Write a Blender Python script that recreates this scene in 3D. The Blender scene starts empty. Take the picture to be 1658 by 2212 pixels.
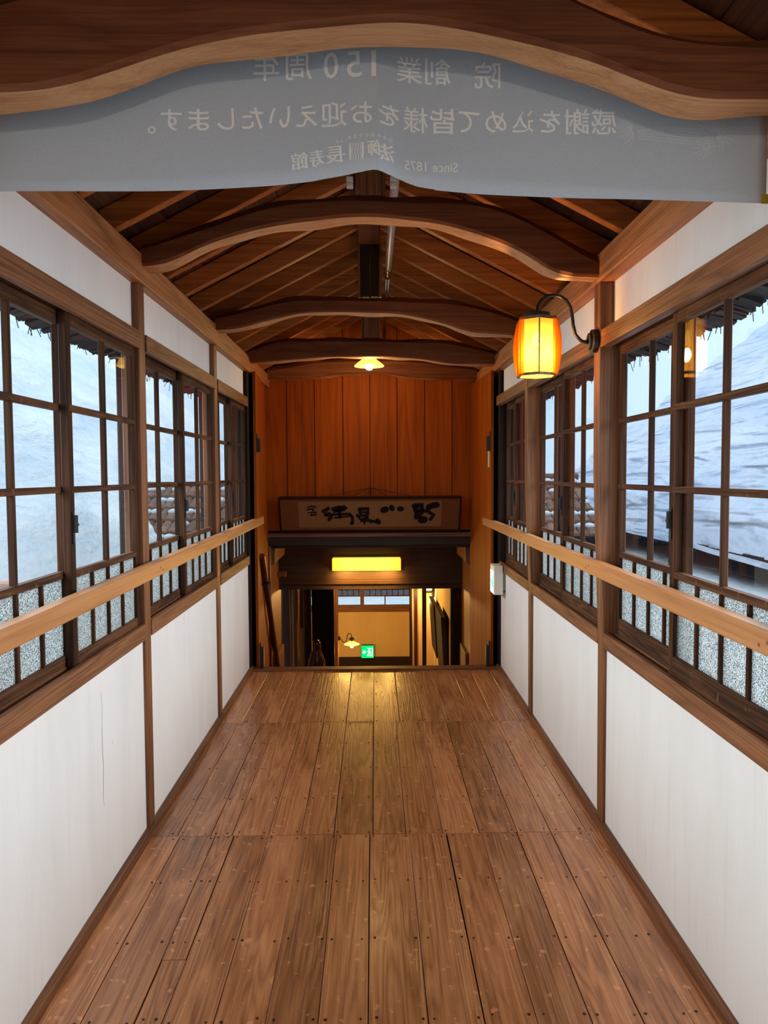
import bpy, math, random
import numpy as np
from mathutils import Vector, Matrix

random.seed(7)
rng = np.random.default_rng(7)
S = bpy.context.scene
COL = S.collection

# ------------------------------------------------------------------ camera
EYE = 1.45                       # eye height above the corridor floor
FPX = 1600.0                     # focal length in pixels of the 1658 x 2212 frame
yaw, pit, rol = math.atan(22 / FPX), math.atan(81 / FPX), math.radians(0.3)
fw = Vector((math.sin(yaw) * math.cos(pit), math.cos(yaw) * math.cos(pit), -math.sin(pit)))
rt = Vector((math.cos(yaw), -math.sin(yaw), 0))
up = rt.cross(fw)
rt, up = rt * math.cos(rol) - up * math.sin(rol), up * math.cos(rol) + rt * math.sin(rol)
cd = bpy.data.cameras.new('camera')
cam = bpy.data.objects.new('camera', cd)
COL.objects.link(cam)
cd.sensor_fit = 'VERTICAL'
cd.sensor_height = 36.0
cd.sensor_width = 27.0
cd.lens = FPX / 2212.0 * 36.0
cd.clip_start, cd.clip_end = 0.02, 200
M = Matrix((rt, up, -fw)).transposed().to_4x4()
M.translation = Vector((0, 0, EYE))
cam.matrix_world = M
S.camera = cam

# ------------------------------------------------------------------ world, exposure
w = bpy.data.worlds.new('world')
S.world = w
w.use_nodes = True
bg = w.node_tree.nodes['Background']
bg.inputs['Color'].default_value = (0.83, 0.92, 1.0, 1)
bg.inputs['Strength'].default_value = 0.9
S.view_settings.view_transform = 'Standard'
S.view_settings.look = 'None'
S.view_settings.exposure = 1.0
S.view_settings.gamma = 1.0
S.view_settings.use_curve_mapping = False
cy = S.cycles
cy.use_denoising = True
cy.max_bounces = 10
cy.diffuse_bounces = 6
cy.glossy_bounces = 4
cy.transmission_bounces = 6
cy.transparent_max_bounces = 24
cy.sample_clamp_indirect = 6.0
cy.caustics_reflective = False
cy.caustics_refractive = False

# added area lights outside both window rows, strengthening the daylight of snow and sky
P_DAY = 78.0
for s_, nm_ in ((-1, 'left'), (1, 'right')):
    ad_ = bpy.data.lights.new('daylight_fill_' + nm_, 'AREA')
    ad_.shape = 'RECTANGLE'
    ad_.size, ad_.size_y = 6.9, 1.15
    ad_.spread = math.radians(128)
    ad_.energy = P_DAY * (1.05 if s_ < 0 else 1.06)
    ad_.color = (0.97, 0.985, 1.0)
    ao_ = bpy.data.objects.new('daylight_fill_' + nm_, ad_)
    COL.objects.link(ao_)
    ao_.location = ((-1.98 if s_ < 0 else 1.99), 2.05, 1.56)
    ao_.rotation_euler = (math.radians(90 - 37), 0, math.radians(-90 if s_ < 0 else 90))

# lamp powers (watts / emission strengths), tuned together
P_LANTERN, P_PENDANT, P_FLUOR, P_SCONCE, P_SQUARE, P_HALL = 12.0, 6.8, 3.2, 1.6, 4.0, 32.0


# ------------------------------------------------------------------ colour + material helpers
def srgb(r, g, b):
    f = lambda c: c / 12.92 if c <= 0.04045 else ((c + 0.055) / 1.055) ** 2.4
    return (f(r / 255), f(g / 255), f(b / 255), 1.0)


class NT:
    def __init__(self, name):
        self.m = bpy.data.materials.new(name)
        self.m.use_nodes = True
        self.t = self.m.node_tree
        self.t.nodes.clear()
        self.out = self.n('ShaderNodeOutputMaterial')

    def n(self, typ, **kw):
        nd = self.t.nodes.new(typ)
        for k, v in kw.items():
            setattr(nd, k, v)
        return nd

    def l(self, a, b):
        self.t.links.new(a, b)

    def math(self, op, a, b=None, c=None, clamp=False):
        nd = self.n('ShaderNodeMath', operation=op, use_clamp=clamp)
        for i, v in enumerate((a, b, c)):
            if v is None:
                continue
            if isinstance(v, (int, float)):
                nd.inputs[i].default_value = v
            else:
                self.l(v, nd.inputs[i])
        return nd.outputs[0]

    def mapping(self, vec, scale):
        nd = self.n('ShaderNodeMapping')
        nd.inputs['Scale'].default_value = scale
        self.l(vec, nd.inputs['Vector'])
        return nd.outputs[0]

    def noise(self, vec, scale=1.0, detail=4.0, rough=0.55, dist=0.0):
        nd = self.n('ShaderNodeTexNoise')
        nd.inputs['Scale'].default_value = scale
        nd.inputs['Detail'].default_value = detail
        nd.inputs['Roughness'].default_value = rough
        nd.inputs['Distortion'].default_value = dist
        if vec is not None:
            self.l(vec, nd.inputs['Vector'])
        return nd.outputs['Fac']

    def ramp(self, fac, stops):
        nd = self.n('ShaderNodeValToRGB')
        el = nd.color_ramp.elements
        while len(el) < len(stops):
            el.new(0.5)
        for e, (p, c) in zip(el, stops):
            e.position = p
            e.color = c
        self.l(fac, nd.inputs[0])
        return nd.outputs[0]

    def maprange(self, v, a, b, c, d):
        nd = self.n('ShaderNodeMapRange')
        self.l(v, nd.inputs[0])
        for i, x in enumerate((a, b, c, d)):
            nd.inputs[i + 1].default_value = x
        return nd.outputs[0]

    def mix(self, fac, a, b, blend='MIX'):
        nd = self.n('ShaderNodeMix', data_type='RGBA', blend_type=blend)
        if isinstance(fac, (int, float)):
            nd.inputs[0].default_value = fac
        else:
            self.l(fac, nd.inputs[0])
        for sock, v in ((nd.inputs[6], a), (nd.inputs[7], b)):
            if isinstance(v, tuple):
                sock.default_value = v
            else:
                self.l(v, sock)
        return nd.outputs[2]

    def bump(self, h, strength=0.2, dist=0.01):
        nd = self.n('ShaderNodeBump')
        nd.inputs['Strength'].default_value = strength
        nd.inputs['Distance'].default_value = dist
        self.l(h, nd.inputs['Height'])
        return nd.outputs[0]

    def coords(self, island=False, offset=True):
        tc = self.n('ShaderNodeTexCoord').outputs['Object']
        if not offset:
            return tc
        r = self.n('ShaderNodeNewGeometry').outputs['Random Per Island'] if island else self.n('ShaderNodeObjectInfo').outputs['Random']
        cx = self.n('ShaderNodeCombineXYZ')
        for i, k in enumerate((17.3, 29.1, 41.7)):
            self.l(self.math('MULTIPLY', r, k), cx.inputs[i])
        va = self.n('ShaderNodeVectorMath', operation='ADD')
        self.l(tc, va.inputs[0])
        self.l(cx.outputs[0], va.inputs[1])
        return va.outputs[0]

    def principled(self, color, rough=0.5, normal=None, spec=0.5, metal=0.0, coat=0.0):
        p = self.n('ShaderNodeBsdfPrincipled')
        for nm, v in (('Base Color', color), ('Roughness', rough)):
            if isinstance(v, (int, float, tuple)):
                p.inputs[nm].default_value = v
            else:
                self.l(v, p.inputs[nm])
        p.inputs['Specular IOR Level'].default_value = spec
        p.inputs['Metallic'].default_value = metal
        p.inputs['Coat Weight'].default_value = coat
        p.inputs['Coat Roughness'].default_value = 0.22
        if normal is not None:
            self.l(normal, p.inputs['Normal'])
        return p

    def done(self, shader):
        self.l(shader, self.out.inputs['Surface'])
        return self.m


AX = {'X': 0, 'Y': 1, 'Z': 2}


def wood(name, dark, mid, light, axis='Y', rough=0.55, spec=0.4, grain=1.0, rings=5.0, knots=0.0, island=False, var=0.12, bump=0.25, wear=0.0, coat=0.0):
    t = NT(name)
    v = t.coords(island)
    a = AX[axis]
    s1 = [7.0 * grain] * 3
    s1[a] = 0.32 * grain
    s2 = [150.0 * grain] * 3
    s2[a] = 2.6 * grain
    n1 = t.noise(t.mapping(v, s1), 1.0, 3.0, 0.5, 0.35)
    ring = t.math('PINGPONG', t.math('MULTIPLY', n1, rings * 2.2), 0.5)
    ring = t.math('POWER', t.math('MULTIPLY', ring, 2.0), 0.6)
    n2 = t.noise(t.mapping(v, s2), 1.0, 3.0, 0.6, 0.0)
    s3 = [3.0] * 3
    s3[a] = 0.7
    n3 = t.noise(t.mapping(v, s3), 1.0, 2.0, 0.5, 0.0)
    fac = t.math('ADD', t.math('MULTIPLY', ring, 0.24), t.math('ADD', t.math('MULTIPLY', n2, 0.62), t.math('MULTIPLY', n3, 0.40)))
    fac = t.math('SUBTRACT', fac, 0.12)
    col = t.ramp(fac, [(0.22, dark), (0.52, mid), (0.82, light)])
    rnd = (t.n('ShaderNodeNewGeometry').outputs['Random Per Island'] if island else t.n('ShaderNodeObjectInfo').outputs['Random'])
    val = t.maprange(rnd, 0, 1, 1 - var, 1 + var)
    hs = t.n('ShaderNodeHueSaturation')
    t.l(val, hs.inputs['Value'])
    t.l(col, hs.inputs['Color'])
    col = hs.outputs[0]
    if knots > 0:
        sk = [6.0] * 3
        sk[a] = 2.6
        vo = t.n('ShaderNodeTexVoronoi')
        vo.inputs['Scale'].default_value = 1.0
        t.l(t.mapping(v, sk), vo.inputs['Vector'])
        k = t.maprange(vo.outputs['Distance'], 0.05, 0.16, 1.0, 0.0)
        sep = t.n('ShaderNodeSeparateColor')
        t.l(vo.outputs['Color'], sep.inputs[0])
        k = t.math('MULTIPLY', k, t.math('LESS_THAN', sep.outputs[0], knots), clamp=True)
        col = t.mix(t.math('MULTIPLY', k, 0.85), col, (dark[0] * 0.35, dark[1] * 0.3, dark[2] * 0.3, 1))
    rg = rough
    if wear > 0:
        wz = [9.0] * 3
        wz[a] = 2.0
        nw = t.noise(t.mapping(v, wz), 1.0, 5.0, 0.65, 0.5)
        wf = t.maprange(nw, 0.52, 0.72, 0.0, wear)
        col = t.mix(wf, col, (light[0] * 1.25, light[1] * 1.25, light[2] * 1.3, 1))
        blot = t.noise(v, 30.0, 2.0, 0.5)
        bf = t.maprange(blot, 0.66, 0.71, 0.0, wear * 0.9)
        col = t.mix(bf, col, (light[0] * 1.5, light[1] * 1.55, light[2] * 1.7, 1))
        rg = t.math('ADD', t.maprange(nw, 0.3, 0.75, rough - 0.07, rough + 0.16), t.math('MULTIPLY', ring, -0.03))
    nb = t.bump(t.math('ADD', n2, t.math('MULTIPLY', ring, 0.6)), bump, 0.004)
    return t.done(t.principled(col, rg, nb, spec, coat=coat).outputs[0])


def plain(name, color, rough=0.5, spec=0.5, metal=0.0, noise=0.0, coat=0.0):
    t = NT(name)
    c = color
    if noise:
        f = t.noise(t.coords(), 30.0, 4.0)
        c = t.mix(t.maprange(f, 0.3, 0.7, 0.0, 1.0), tuple(x * (1 - noise) for x in color[:3]) + (1,), tuple(min(1, x * (1 + noise)) for x in color[:3]) + (1,))
    return t.done(t.principled(c, rough, None, spec, metal, coat).outputs[0])


def plaster(name, base, stain, streak=0.5):
    t = NT(name)
    v = t.coords(False)
    n1 = t.noise(t.mapping(v, (5, 5, 1.1)), 1.0, 6.0, 0.62, 0.3)
    n2 = t.noise(t.mapping(v, (45, 45, 1.6)), 1.0, 4.0, 0.55)
    n3 = t.noise(v, 95.0, 5.0, 0.6)
    f = t.math('ADD', t.maprange(n1, 0.42, 0.72, 0.0, 0.5), t.math('MULTIPLY', t.maprange(n2, 0.55, 0.75, 0.0, 1.0), streak * 0.5), clamp=True)
    col = t.mix(f, base, stain)
    sc = t.noise(t.mapping(v, (60, 60, 5)), 1.0, 2.0, 0.5, 1.0)
    col = t.mix(t.maprange(sc, 0.735, 0.77, 0.0, 0.35), col, tuple(x * 0.5 for x in stain[:3]) + (1,))
    nb = t.bump(t.math('ADD', n3, n1), 0.12, 0.004)
    return t.done(t.principled(col, 0.85, nb, 0.2).outputs[0])


def emis(name, color, strength):
    t = NT(name)
    e = t.n('ShaderNodeEmission')
    e.inputs[0].default_value = color
    e.inputs[1].default_value = strength
    return t.done(e.outputs[0])


def glow_paper(name, color, transl=0.7, extra=0.0, clear=None):
    """paper, opal glass or thin veneer: passes the lamp's light, scattered"""
    t = NT(name)
    f = t.noise(t.mapping(t.coords(), (40, 40, 160)), 1.0, 4.0, 0.6)
    c = t.mix(t.maprange(f, 0.3, 0.7, 0.0, 1.0), tuple(x * 0.92 for x in color[:3]) + (1,), color)
    tr = t.n('ShaderNodeBsdfTranslucent')
    t.l(c, tr.inputs[0])
    tp = t.n('ShaderNodeBsdfTransparent')
    tp.inputs[0].default_value = clear or color
    mx = t.n('ShaderNodeMixShader')
    mx.inputs[0].default_value = 1 - transl
    t.l(tr.outputs[0], mx.inputs[1])
    t.l(tp.outputs[0], mx.inputs[2])
    df = t.n('ShaderNodeBsdfDiffuse')
    t.l(c, df.inputs[0])
    m2 = t.n('ShaderNodeMixShader')
    m2.inputs[0].default_value = 0.25
    t.l(mx.outputs[0], m2.inputs[1])
    t.l(df.outputs[0], m2.inputs[2])
    sh = m2.outputs[0]
    if extra:
        e = t.n('ShaderNodeEmission')
        e.inputs[0].default_value = color
        e.inputs[1].default_value = extra
        ad = t.n('ShaderNodeAddShader')
        t.l(sh, ad.inputs[0])
        t.l(e.outputs[0], ad.inputs[1])
        sh = ad.outputs[0]
    return t.done(sh)


def glass_mat():
    t = NT('window_glass')
    lw = t.n('ShaderNodeLayerWeight')
    lw.inputs['Blend'].default_value = 0.5
    fr = t.math('MULTIPLY_ADD', t.math('POWER', lw.outputs['Facing'], 5.0), 0.92, 0.07)
    nz = t.noise(t.mapping(t.coords(), (6, 6, 2.5)), 1.0, 1.0)
    b = t.bump(nz, 0.10, 0.02)
    tp = t.n('ShaderNodeBsdfTransparent')
    tp.inputs[0].default_value = (0.93, 0.97, 0.98, 1)
    gl = t.n('ShaderNodeBsdfGlossy')
    gl.inputs['Roughness'].default_value = 0.0
    t.l(b, gl.inputs['Normal'])
    mx = t.n('ShaderNodeMixShader')
    t.l(fr, mx.inputs[0])
    t.l(tp.outputs[0], mx.inputs[1])
    t.l(gl.outputs[0], mx.inputs[2])
    return t.done(mx.outputs[0])


def frost_mat():
    t = NT('frosted_glass')
    v = t.coords()
    n = t.noise(v, 330.0, 1.5, 0.5)
    sp = t.maprange(n, 0.40, 0.62, 0.035, 0.30)
    col = t.n('ShaderNodeCombineColor')
    t.l(t.math('MULTIPLY', sp, 0.88), col.inputs[0])
    t.l(sp, col.inputs[1])
    t.l(sp, col.inputs[2])
    tl = t.n('ShaderNodeBsdfTranslucent')
    t.l(col.outputs[0], tl.inputs[0])
    tp = t.n('ShaderNodeBsdfTransparent')
    t.l(col.outputs[0], tp.inputs[0])
    mx = t.n('ShaderNodeMixShader')
    mx.inputs[0].default_value = 0.42
    t.l(tl.outputs[0], mx.inputs[1])
    t.l(tp.outputs[0], mx.inputs[2])
    gl = t.n('ShaderNodeBsdfGlossy')
    gl.inputs['Roughness'].default_value = 0.25
    t.l(t.bump(n, 0.6, 0.004), gl.inputs['Normal'])
    m2 = t.n('ShaderNodeMixShader')
    m2.inputs[0].default_value = 0.10
    t.l(mx.outputs[0], m2.inputs[1])
    t.l(gl.outputs[0], m2.inputs[2])
    return t.done(m2.outputs[0])


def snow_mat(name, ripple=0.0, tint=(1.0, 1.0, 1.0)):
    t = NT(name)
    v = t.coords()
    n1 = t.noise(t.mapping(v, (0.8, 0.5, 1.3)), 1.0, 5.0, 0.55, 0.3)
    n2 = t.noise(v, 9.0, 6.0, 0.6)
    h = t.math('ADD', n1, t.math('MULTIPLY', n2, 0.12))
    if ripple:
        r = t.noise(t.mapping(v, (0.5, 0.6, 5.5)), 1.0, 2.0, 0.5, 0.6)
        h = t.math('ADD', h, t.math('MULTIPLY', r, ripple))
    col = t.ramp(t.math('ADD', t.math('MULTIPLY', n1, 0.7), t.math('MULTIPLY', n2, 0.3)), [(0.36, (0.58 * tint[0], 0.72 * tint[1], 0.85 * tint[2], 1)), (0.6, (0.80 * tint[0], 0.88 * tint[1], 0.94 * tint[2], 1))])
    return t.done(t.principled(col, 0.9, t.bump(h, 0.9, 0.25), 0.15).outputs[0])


m_floor = wood('floor_wood', srgb(98, 57, 33), srgb(166, 107, 66), srgb(212, 151, 102), 'Y', rough=0.32, spec=0.55, rings=9, island=True, var=0.2, wear=0.5, bump=0.3, coat=0.25)
m_gap = plain('floor_gap', srgb(28, 17, 12), 0.9, 0.1)
m_nail = plain('nail_iron', srgb(40, 28, 24), 0.5, 0.4)
m_plaster = plaster('white_plaster', (0.80, 0.795, 0.78, 1), (0.69, 0.68, 0.655, 1))
m_plaster2 = plaster('white_plaster_streaked', (0.79, 0.785, 0.76, 1), (0.70, 0.68, 0.63, 1), 1.0)
m_cream = plaster('cream_plaster', srgb(226, 196, 140), srgb(205, 172, 118), 0.2)
TRIM = (srgb(58, 34, 20), srgb(112, 70, 42), srgb(150, 100, 62))
m_trim_y = wood('trim_wood_along', *TRIM, axis='Y', rough=0.55, rings=7, var=0.1)
m_trim_z = wood('trim_wood_upright', *TRIM, axis='Z', rough=0.5, rings=5, var=0.1)
m_trim_x = wood('trim_wood_across', *TRIM, axis='X', rough=0.55, rings=6, var=0.1)
m_under = wood('beam_underside_wood', srgb(150, 103, 67), srgb(198, 144, 99), srgb(220, 172, 126), 'X', rough=0.65, spec=0.2, grain=1.6, rings=2, var=0.05, bump=0.6)  # paler, rougher wood for the undersides of the arched beams
m_beam = wood('beam_wood', srgb(76, 40, 22), srgb(108, 60, 34), srgb(132, 80, 48), 'X', rough=0.6, spec=0.2, grain=0.9, rings=3, knots=0.08, var=0.06)
m_keta = wood('plate_wood', srgb(112, 68, 38), srgb(166, 108, 64), srgb(198, 140, 92), 'Y', rough=0.5, grain=0.8, rings=7, var=0.06)
m_rafter = wood('rafter_wood', srgb(120, 62, 24), srgb(174, 98, 42), srgb(202, 124, 60), 'X', rough=0.55, grain=0.9, rings=4, knots=0.3, var=0.14)
m_sheath = wood('sheathing_wood', srgb(44, 24, 12), srgb(78, 43, 21), srgb(108, 62, 32), 'Y', rough=0.65, rings=4, island=True, var=0.2)
m_board = wood('board_wood', srgb(104, 44, 3), srgb(138, 63, 5), srgb(160, 80, 10), 'Z', rough=0.6, spec=0.15, rings=3, island=True, var=0.08, bump=0.12)
SASH = (srgb(26, 15, 9), srgb(56, 34, 21), srgb(92, 59, 37))
SASH2 = (srgb(30, 18, 11), srgb(66, 42, 27), srgb(108, 72, 46))
m_sash_z = wood('sash_wood', *SASH, axis='Z', rough=0.7, spec=0.12, rings=5, var=0.15)
m_sash_y = wood('sash_wood_along', *SASH2, axis='Y', rough=0.7, spec=0.12, rings=8, var=0.15, wear=0.45)
m_rail = wood('handrail_wood', srgb(146, 93, 52), srgb(172, 117, 70), srgb(188, 136, 88), 'Y', rough=0.42, rings=3.5, var=0.04, bump=0.08, grain=0.8)
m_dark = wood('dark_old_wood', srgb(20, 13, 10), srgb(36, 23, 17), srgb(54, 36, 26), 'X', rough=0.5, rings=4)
m_dark_z = wood('dark_old_wood_upright', srgb(20, 13, 10), srgb(36, 23, 17), srgb(54, 36, 26), 'Z', rough=0.65, spec=0.15, rings=4)
m_lintel = wood('lintel_wood', srgb(26, 15, 8), srgb(44, 25, 13), srgb(62, 37, 20), 'X', rough=0.5, rings=4)
m_red_z = wood('dark_red_wood', srgb(48, 16, 10), srgb(76, 28, 18), srgb(98, 42, 26), 'Z', rough=0.35, rings=3)
m_outer = wood('weathered_dark_wood', srgb(12, 9, 8), srgb(23, 16, 14), srgb(36, 27, 23), 'Z', rough=0.75, rings=5)
m_iron = plain('black_iron', srgb(30, 29, 28), 0.45, 0.5, 0.3, 0.2)
m_glass = glass_mat()
m_frost = frost_mat()
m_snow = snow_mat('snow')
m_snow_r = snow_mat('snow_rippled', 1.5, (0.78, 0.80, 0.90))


# ------------------------------------------------------------------ mesh helpers
class MB:
    def __init__(self):
        self.v, self.f, self.mi = [], [], []

    def add(self, vs, fs, mi=0):
        o = len(self.v)
        self.v += [tuple(p) for p in vs]
        self.f += [tuple(i + o for i in f) for f in fs]
        self.mi += [mi] * len(fs)
        return self

    def box(self, x0, x1, y0, y1, z0, z1, mi=0):
        x0, x1 = min(x0, x1), max(x0, x1)
        y0, y1 = min(y0, y1), max(y0, y1)
        z0, z1 = min(z0, z1), max(z0, z1)
        vs = [(x0, y0, z0), (x1, y0, z0), (x1, y1, z0), (x0, y1, z0), (x0, y0, z1), (x1, y0, z1), (x1, y1, z1), (x0, y1, z1)]
        return self.add(vs, [(0, 3, 2, 1), (4, 5, 6, 7), (0, 1, 5, 4), (1, 2, 6, 5), (2, 3, 7, 6), (3, 0, 4, 7)], mi)

    def hexa(self, a, b, mi=0):
        """prism between two polygons of the same number of points (a -> b)"""
        n = len(a)
        fs = [tuple(range(n))[::-1], tuple(range(n, 2 * n))]
        fs += [(i, (i + 1) % n, n + (i + 1) % n, n + i) for i in range(n)]
        return self.add(list(a) + list(b), fs, mi)

    def tube(self, pts, r, n=12, mi=0, caps=True):
        pts = [Vector(p) for p in pts]
        rs = r if isinstance(r, (list, tuple)) else [r] * len(pts)
        rings = []
        prev = None
        for i, p in enumerate(pts):
            d = (pts[min(i + 1, len(pts) - 1)] - pts[max(i - 1, 0)]).normalized()
            if prev is None:
                a = Vector((0, 0, 1)) if abs(d.z) < 0.9 else Vector((1, 0, 0))
                u = d.cross(a).normalized()
            else:
                u = (prev - d * prev.dot(d)).normalized()
            prev = u
            w_ = d.cross(u)
            rings.append([p + (u * math.cos(2 * math.pi * k / n) + w_ * math.sin(2 * math.pi * k / n)) * rs[i] for k in range(n)])
        vs = [q for rg in rings for q in rg]
        fs = []
        for i in range(len(pts) - 1):
            for k in range(n):
                fs.append((i * n + k, i * n + (k + 1) % n, (i + 1) * n + (k + 1) % n, (i + 1) * n + k))
        if caps:
            fs.append(tuple(range(n))[::-1])
            fs.append(tuple((len(pts) - 1) * n + k for k in range(n)))
        return self.add(vs, fs, mi)

    def lathe(self, prof, c, n=24, axis='Z', mi=0, caps=True):
        vs, fs = [], []
        for (r, h) in prof:
            for k in range(n):
                a = 2 * math.pi * k / n
                p = (r * math.cos(a), r * math.sin(a), h)
                if axis == 'X':
                    p = (p[2], p[0], p[1])
                elif axis == 'Y':
                    p = (p[0], p[2], p[1])
                vs.append((p[0] + c[0], p[1] + c[1], p[2] + c[2]))
        for i in range(len(prof) - 1):
            for k in range(n):
                fs.append((i * n + k, i * n + (k + 1) % n, (i + 1) * n + (k + 1) % n, (i + 1) * n + k))
        if caps:
            fs.append(tuple(range(n))[::-1])
            fs.append(tuple((len(prof) - 1) * n + k for k in range(n)))
        return self.add(vs, fs, mi)

    def build(self, name, mats, parent=None, smooth=False, bevel=0.0, origin=None, seg=2):
        if not isinstance(mats, (list, tuple)):
            mats = [mats]
        if origin is None:
            origin = (0, 0, 0) if parent is None else tuple(parent.location)
        me = bpy.data.meshes.new(name)
        me.from_pydata([(p[0] - origin[0], p[1] - origin[1], p[2] - origin[2]) for p in self.v], [], self.f)
        for m in mats:
            me.materials.append(m)
        me.polygons.foreach_set('material_index', self.mi)
        if smooth:
            me.polygons.foreach_set('use_smooth', [True] * len(me.polygons))
        me.validate()
        me.update()
        o = bpy.data.objects.new(name, me)
        COL.objects.link(o)
        if parent is not None:
            o.parent = parent
        else:
            o.location = origin
        if bevel:
            b = o.modifiers.new('bevel', 'BEVEL')
            b.width = bevel
            b.segments = seg
            b.limit_method = 'ANGLE'
            b.angle_limit = math.radians(40)
        return o


def tag(o, label=None, cat=None, group=None, kind=None):
    if label:
        o['label'] = label
    if cat:
        o['category'] = cat
    if group:
        o['group'] = group
    if kind:
        o['kind'] = kind
    return o


def empty(name, loc, label=None, cat=None, group=None, kind=None):
    o = bpy.data.objects.new(name, None)
    o.empty_display_size = 0.05
    o.location = loc
    COL.objects.link(o)
    return tag(o, label, cat, group, kind)


NTRIM = [0]


def trim(mb, mat, label=None, bevel=0.004):
    NTRIM[0] += 1
    o = mb.build('trim_%d' % NTRIM[0], mat, bevel=bevel)
    return tag(o, label, 'trim', None, 'structure')


def point(name, loc, power, color, radius=0.03, parent=None):
    ld = bpy.data.lights.new(name, 'POINT')
    ld.energy = power
    ld.color = color
    ld.shadow_soft_size = radius
    o = bpy.data.objects.new(name, ld)
    COL.objects.link(o)
    if parent is not None:
        o.parent = parent
        o.location = Vector(loc) - Vector(parent.location)
    else:
        o.location = loc
    return o


def text_geo(body, extrude=0.0006):
    """outline mesh of a piece of lettering at size 1, its lower left at the origin"""
    cu = bpy.data.curves.new('lettering', 'FONT')
    cu.body = body
    cu.size = 1.0
    cu.resolution_u = 3
    ob = bpy.data.objects.new('lettering', cu)
    COL.objects.link(ob)
    dg = bpy.context.evaluated_depsgraph_get()
    me = bpy.data.meshes.new_from_object(ob.evaluated_get(dg))
    vs = np.array([v.co[:] for v in me.vertices]) if len(me.vertices) else np.zeros((0, 3))
    fs = [tuple(p.vertices) for p in me.polygons]
    bpy.data.objects.remove(ob)
    bpy.data.meshes.remove(me)
    bpy.data.curves.remove(cu)
    return vs, fs


def lerp_profile(pts, xs, smooth=5):
    px, pz = zip(*pts)
    z = np.interp(xs, px, pz)
    if smooth > 1:
        k = np.ones(smooth) / smooth
        zp = np.concatenate([np.full(smooth // 2, z[0]), z, np.full(smooth // 2, z[-1])])
        z = np.convolve(zp, k, 'valid')[:len(xs)]
    return z


# ================================================================== the setting
WL, WR = -0.91, 0.92                      # faces of the posts, left and right
YB, YE = -1.6, 5.46                       # corridor from behind the viewer to the head of the stairs
POSTS = [-1.13, 0.22, 1.575, 2.93, 4.30]  # near edge of each wall post
PW = 0.075

# ---- floor: planks on a dark underfloor
fl = MB()
fl.box(WL - 0.05, WR + 0.05, YB, YE, -0.08, -0.012, 1)
rows = [(YB, 0.2), (0.2, 1.57), (1.57, 2.925), (2.925, 4.285), (4.285, YE - 0.04)]
edges0 = [WL - 0.03, -0.79, -0.655, -0.58, -0.434, -0.300, -0.163, -0.013, 0.134, 0.277, 0.42, 0.564, 0.707, 0.846, WR + 0.03]
for ri, (y0, y1) in enumerate(rows):
    ed = [edges0[0]] + [e + random.uniform(-0.012, 0.012) for e in edges0[1:-1]] + [edges0[-1]]
    for k in range(len(ed) - 1):
        a, b = ed[k], ed[k + 1]
        cuts = [y0, y1]
        if ri == 3 and k == 1:
            cuts = [y0, 3.72, y1]
        if ri == 2 and k == 2:
            cuts = [y0, 2.16, y1]
        for c0, c1 in zip(cuts[:-1], cuts[1:]):
            g = random.uniform(0.0008, 0.0018)
            sk = random.uniform(-0.003, 0.003)
            zt = random.uniform(-0.0015, 0.0)
            bt = -0.014
            ch = 0.0015
            A = [(a + g, c0 + g, bt), (b - g, c0 + g, bt), (b - g + sk, c1 - g, bt), (a + g + sk, c1 - g, bt)]
            B = [(p[0], p[1], zt - ch) for p in A]
            Cc = [(a + g + ch, c0 + g + ch, zt), (b - g - ch, c0 + g + ch, zt), (b - g - ch + sk, c1 - g - ch, zt), (a + g + ch + sk, c1 - g - ch, zt)]
            fs = [(0, 3, 2, 1)]
            for i in range(4):
                j = (i + 1) % 4
                fs += [(i, j, 4 + j, 4 + i), (4 + i, 4 + j, 8 + j, 8 + i)]
            fs.append((8, 9, 10, 11))
            fl.add(A + B + Cc, fs, 0)
        ny = [y0 + 0.022] + [y0 + (y1 - y0) * q for q in (0.25, 0.5, 0.75)] + [y1 - 0.022]
        for yy in ny:
            if yy < 1.3:
                continue
            for xx in (a + 0.018, b - 0.018):
                cx_, cy_ = xx + random.uniform(-0.006, 0.006), yy + random.uniform(-0.008, 0.008)
                r = random.uniform(0.003, 0.0048)
                ring = [(cx_ + r * math.cos(q * math.pi / 4), cy_ + r * math.sin(q * math.pi / 4)) for q in range(8)]
                fl.hexa([(p[0], p[1], -0.004) for p in ring], [(p[0], p[1], 0.0006) for p in ring], 2)
floor = fl.build('floor', [m_floor, m_gap, m_nail])
tag(floor, 'worn reddish brown plank floor of the corridor', 'floor', None, 'structure')
trim(MB().box(WL - 0.03, WR + 0.03, YE - 0.04, YE + 0.045, -0.09, 0.014), m_trim_x, 'low threshold board at the head of the stairs')

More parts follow.
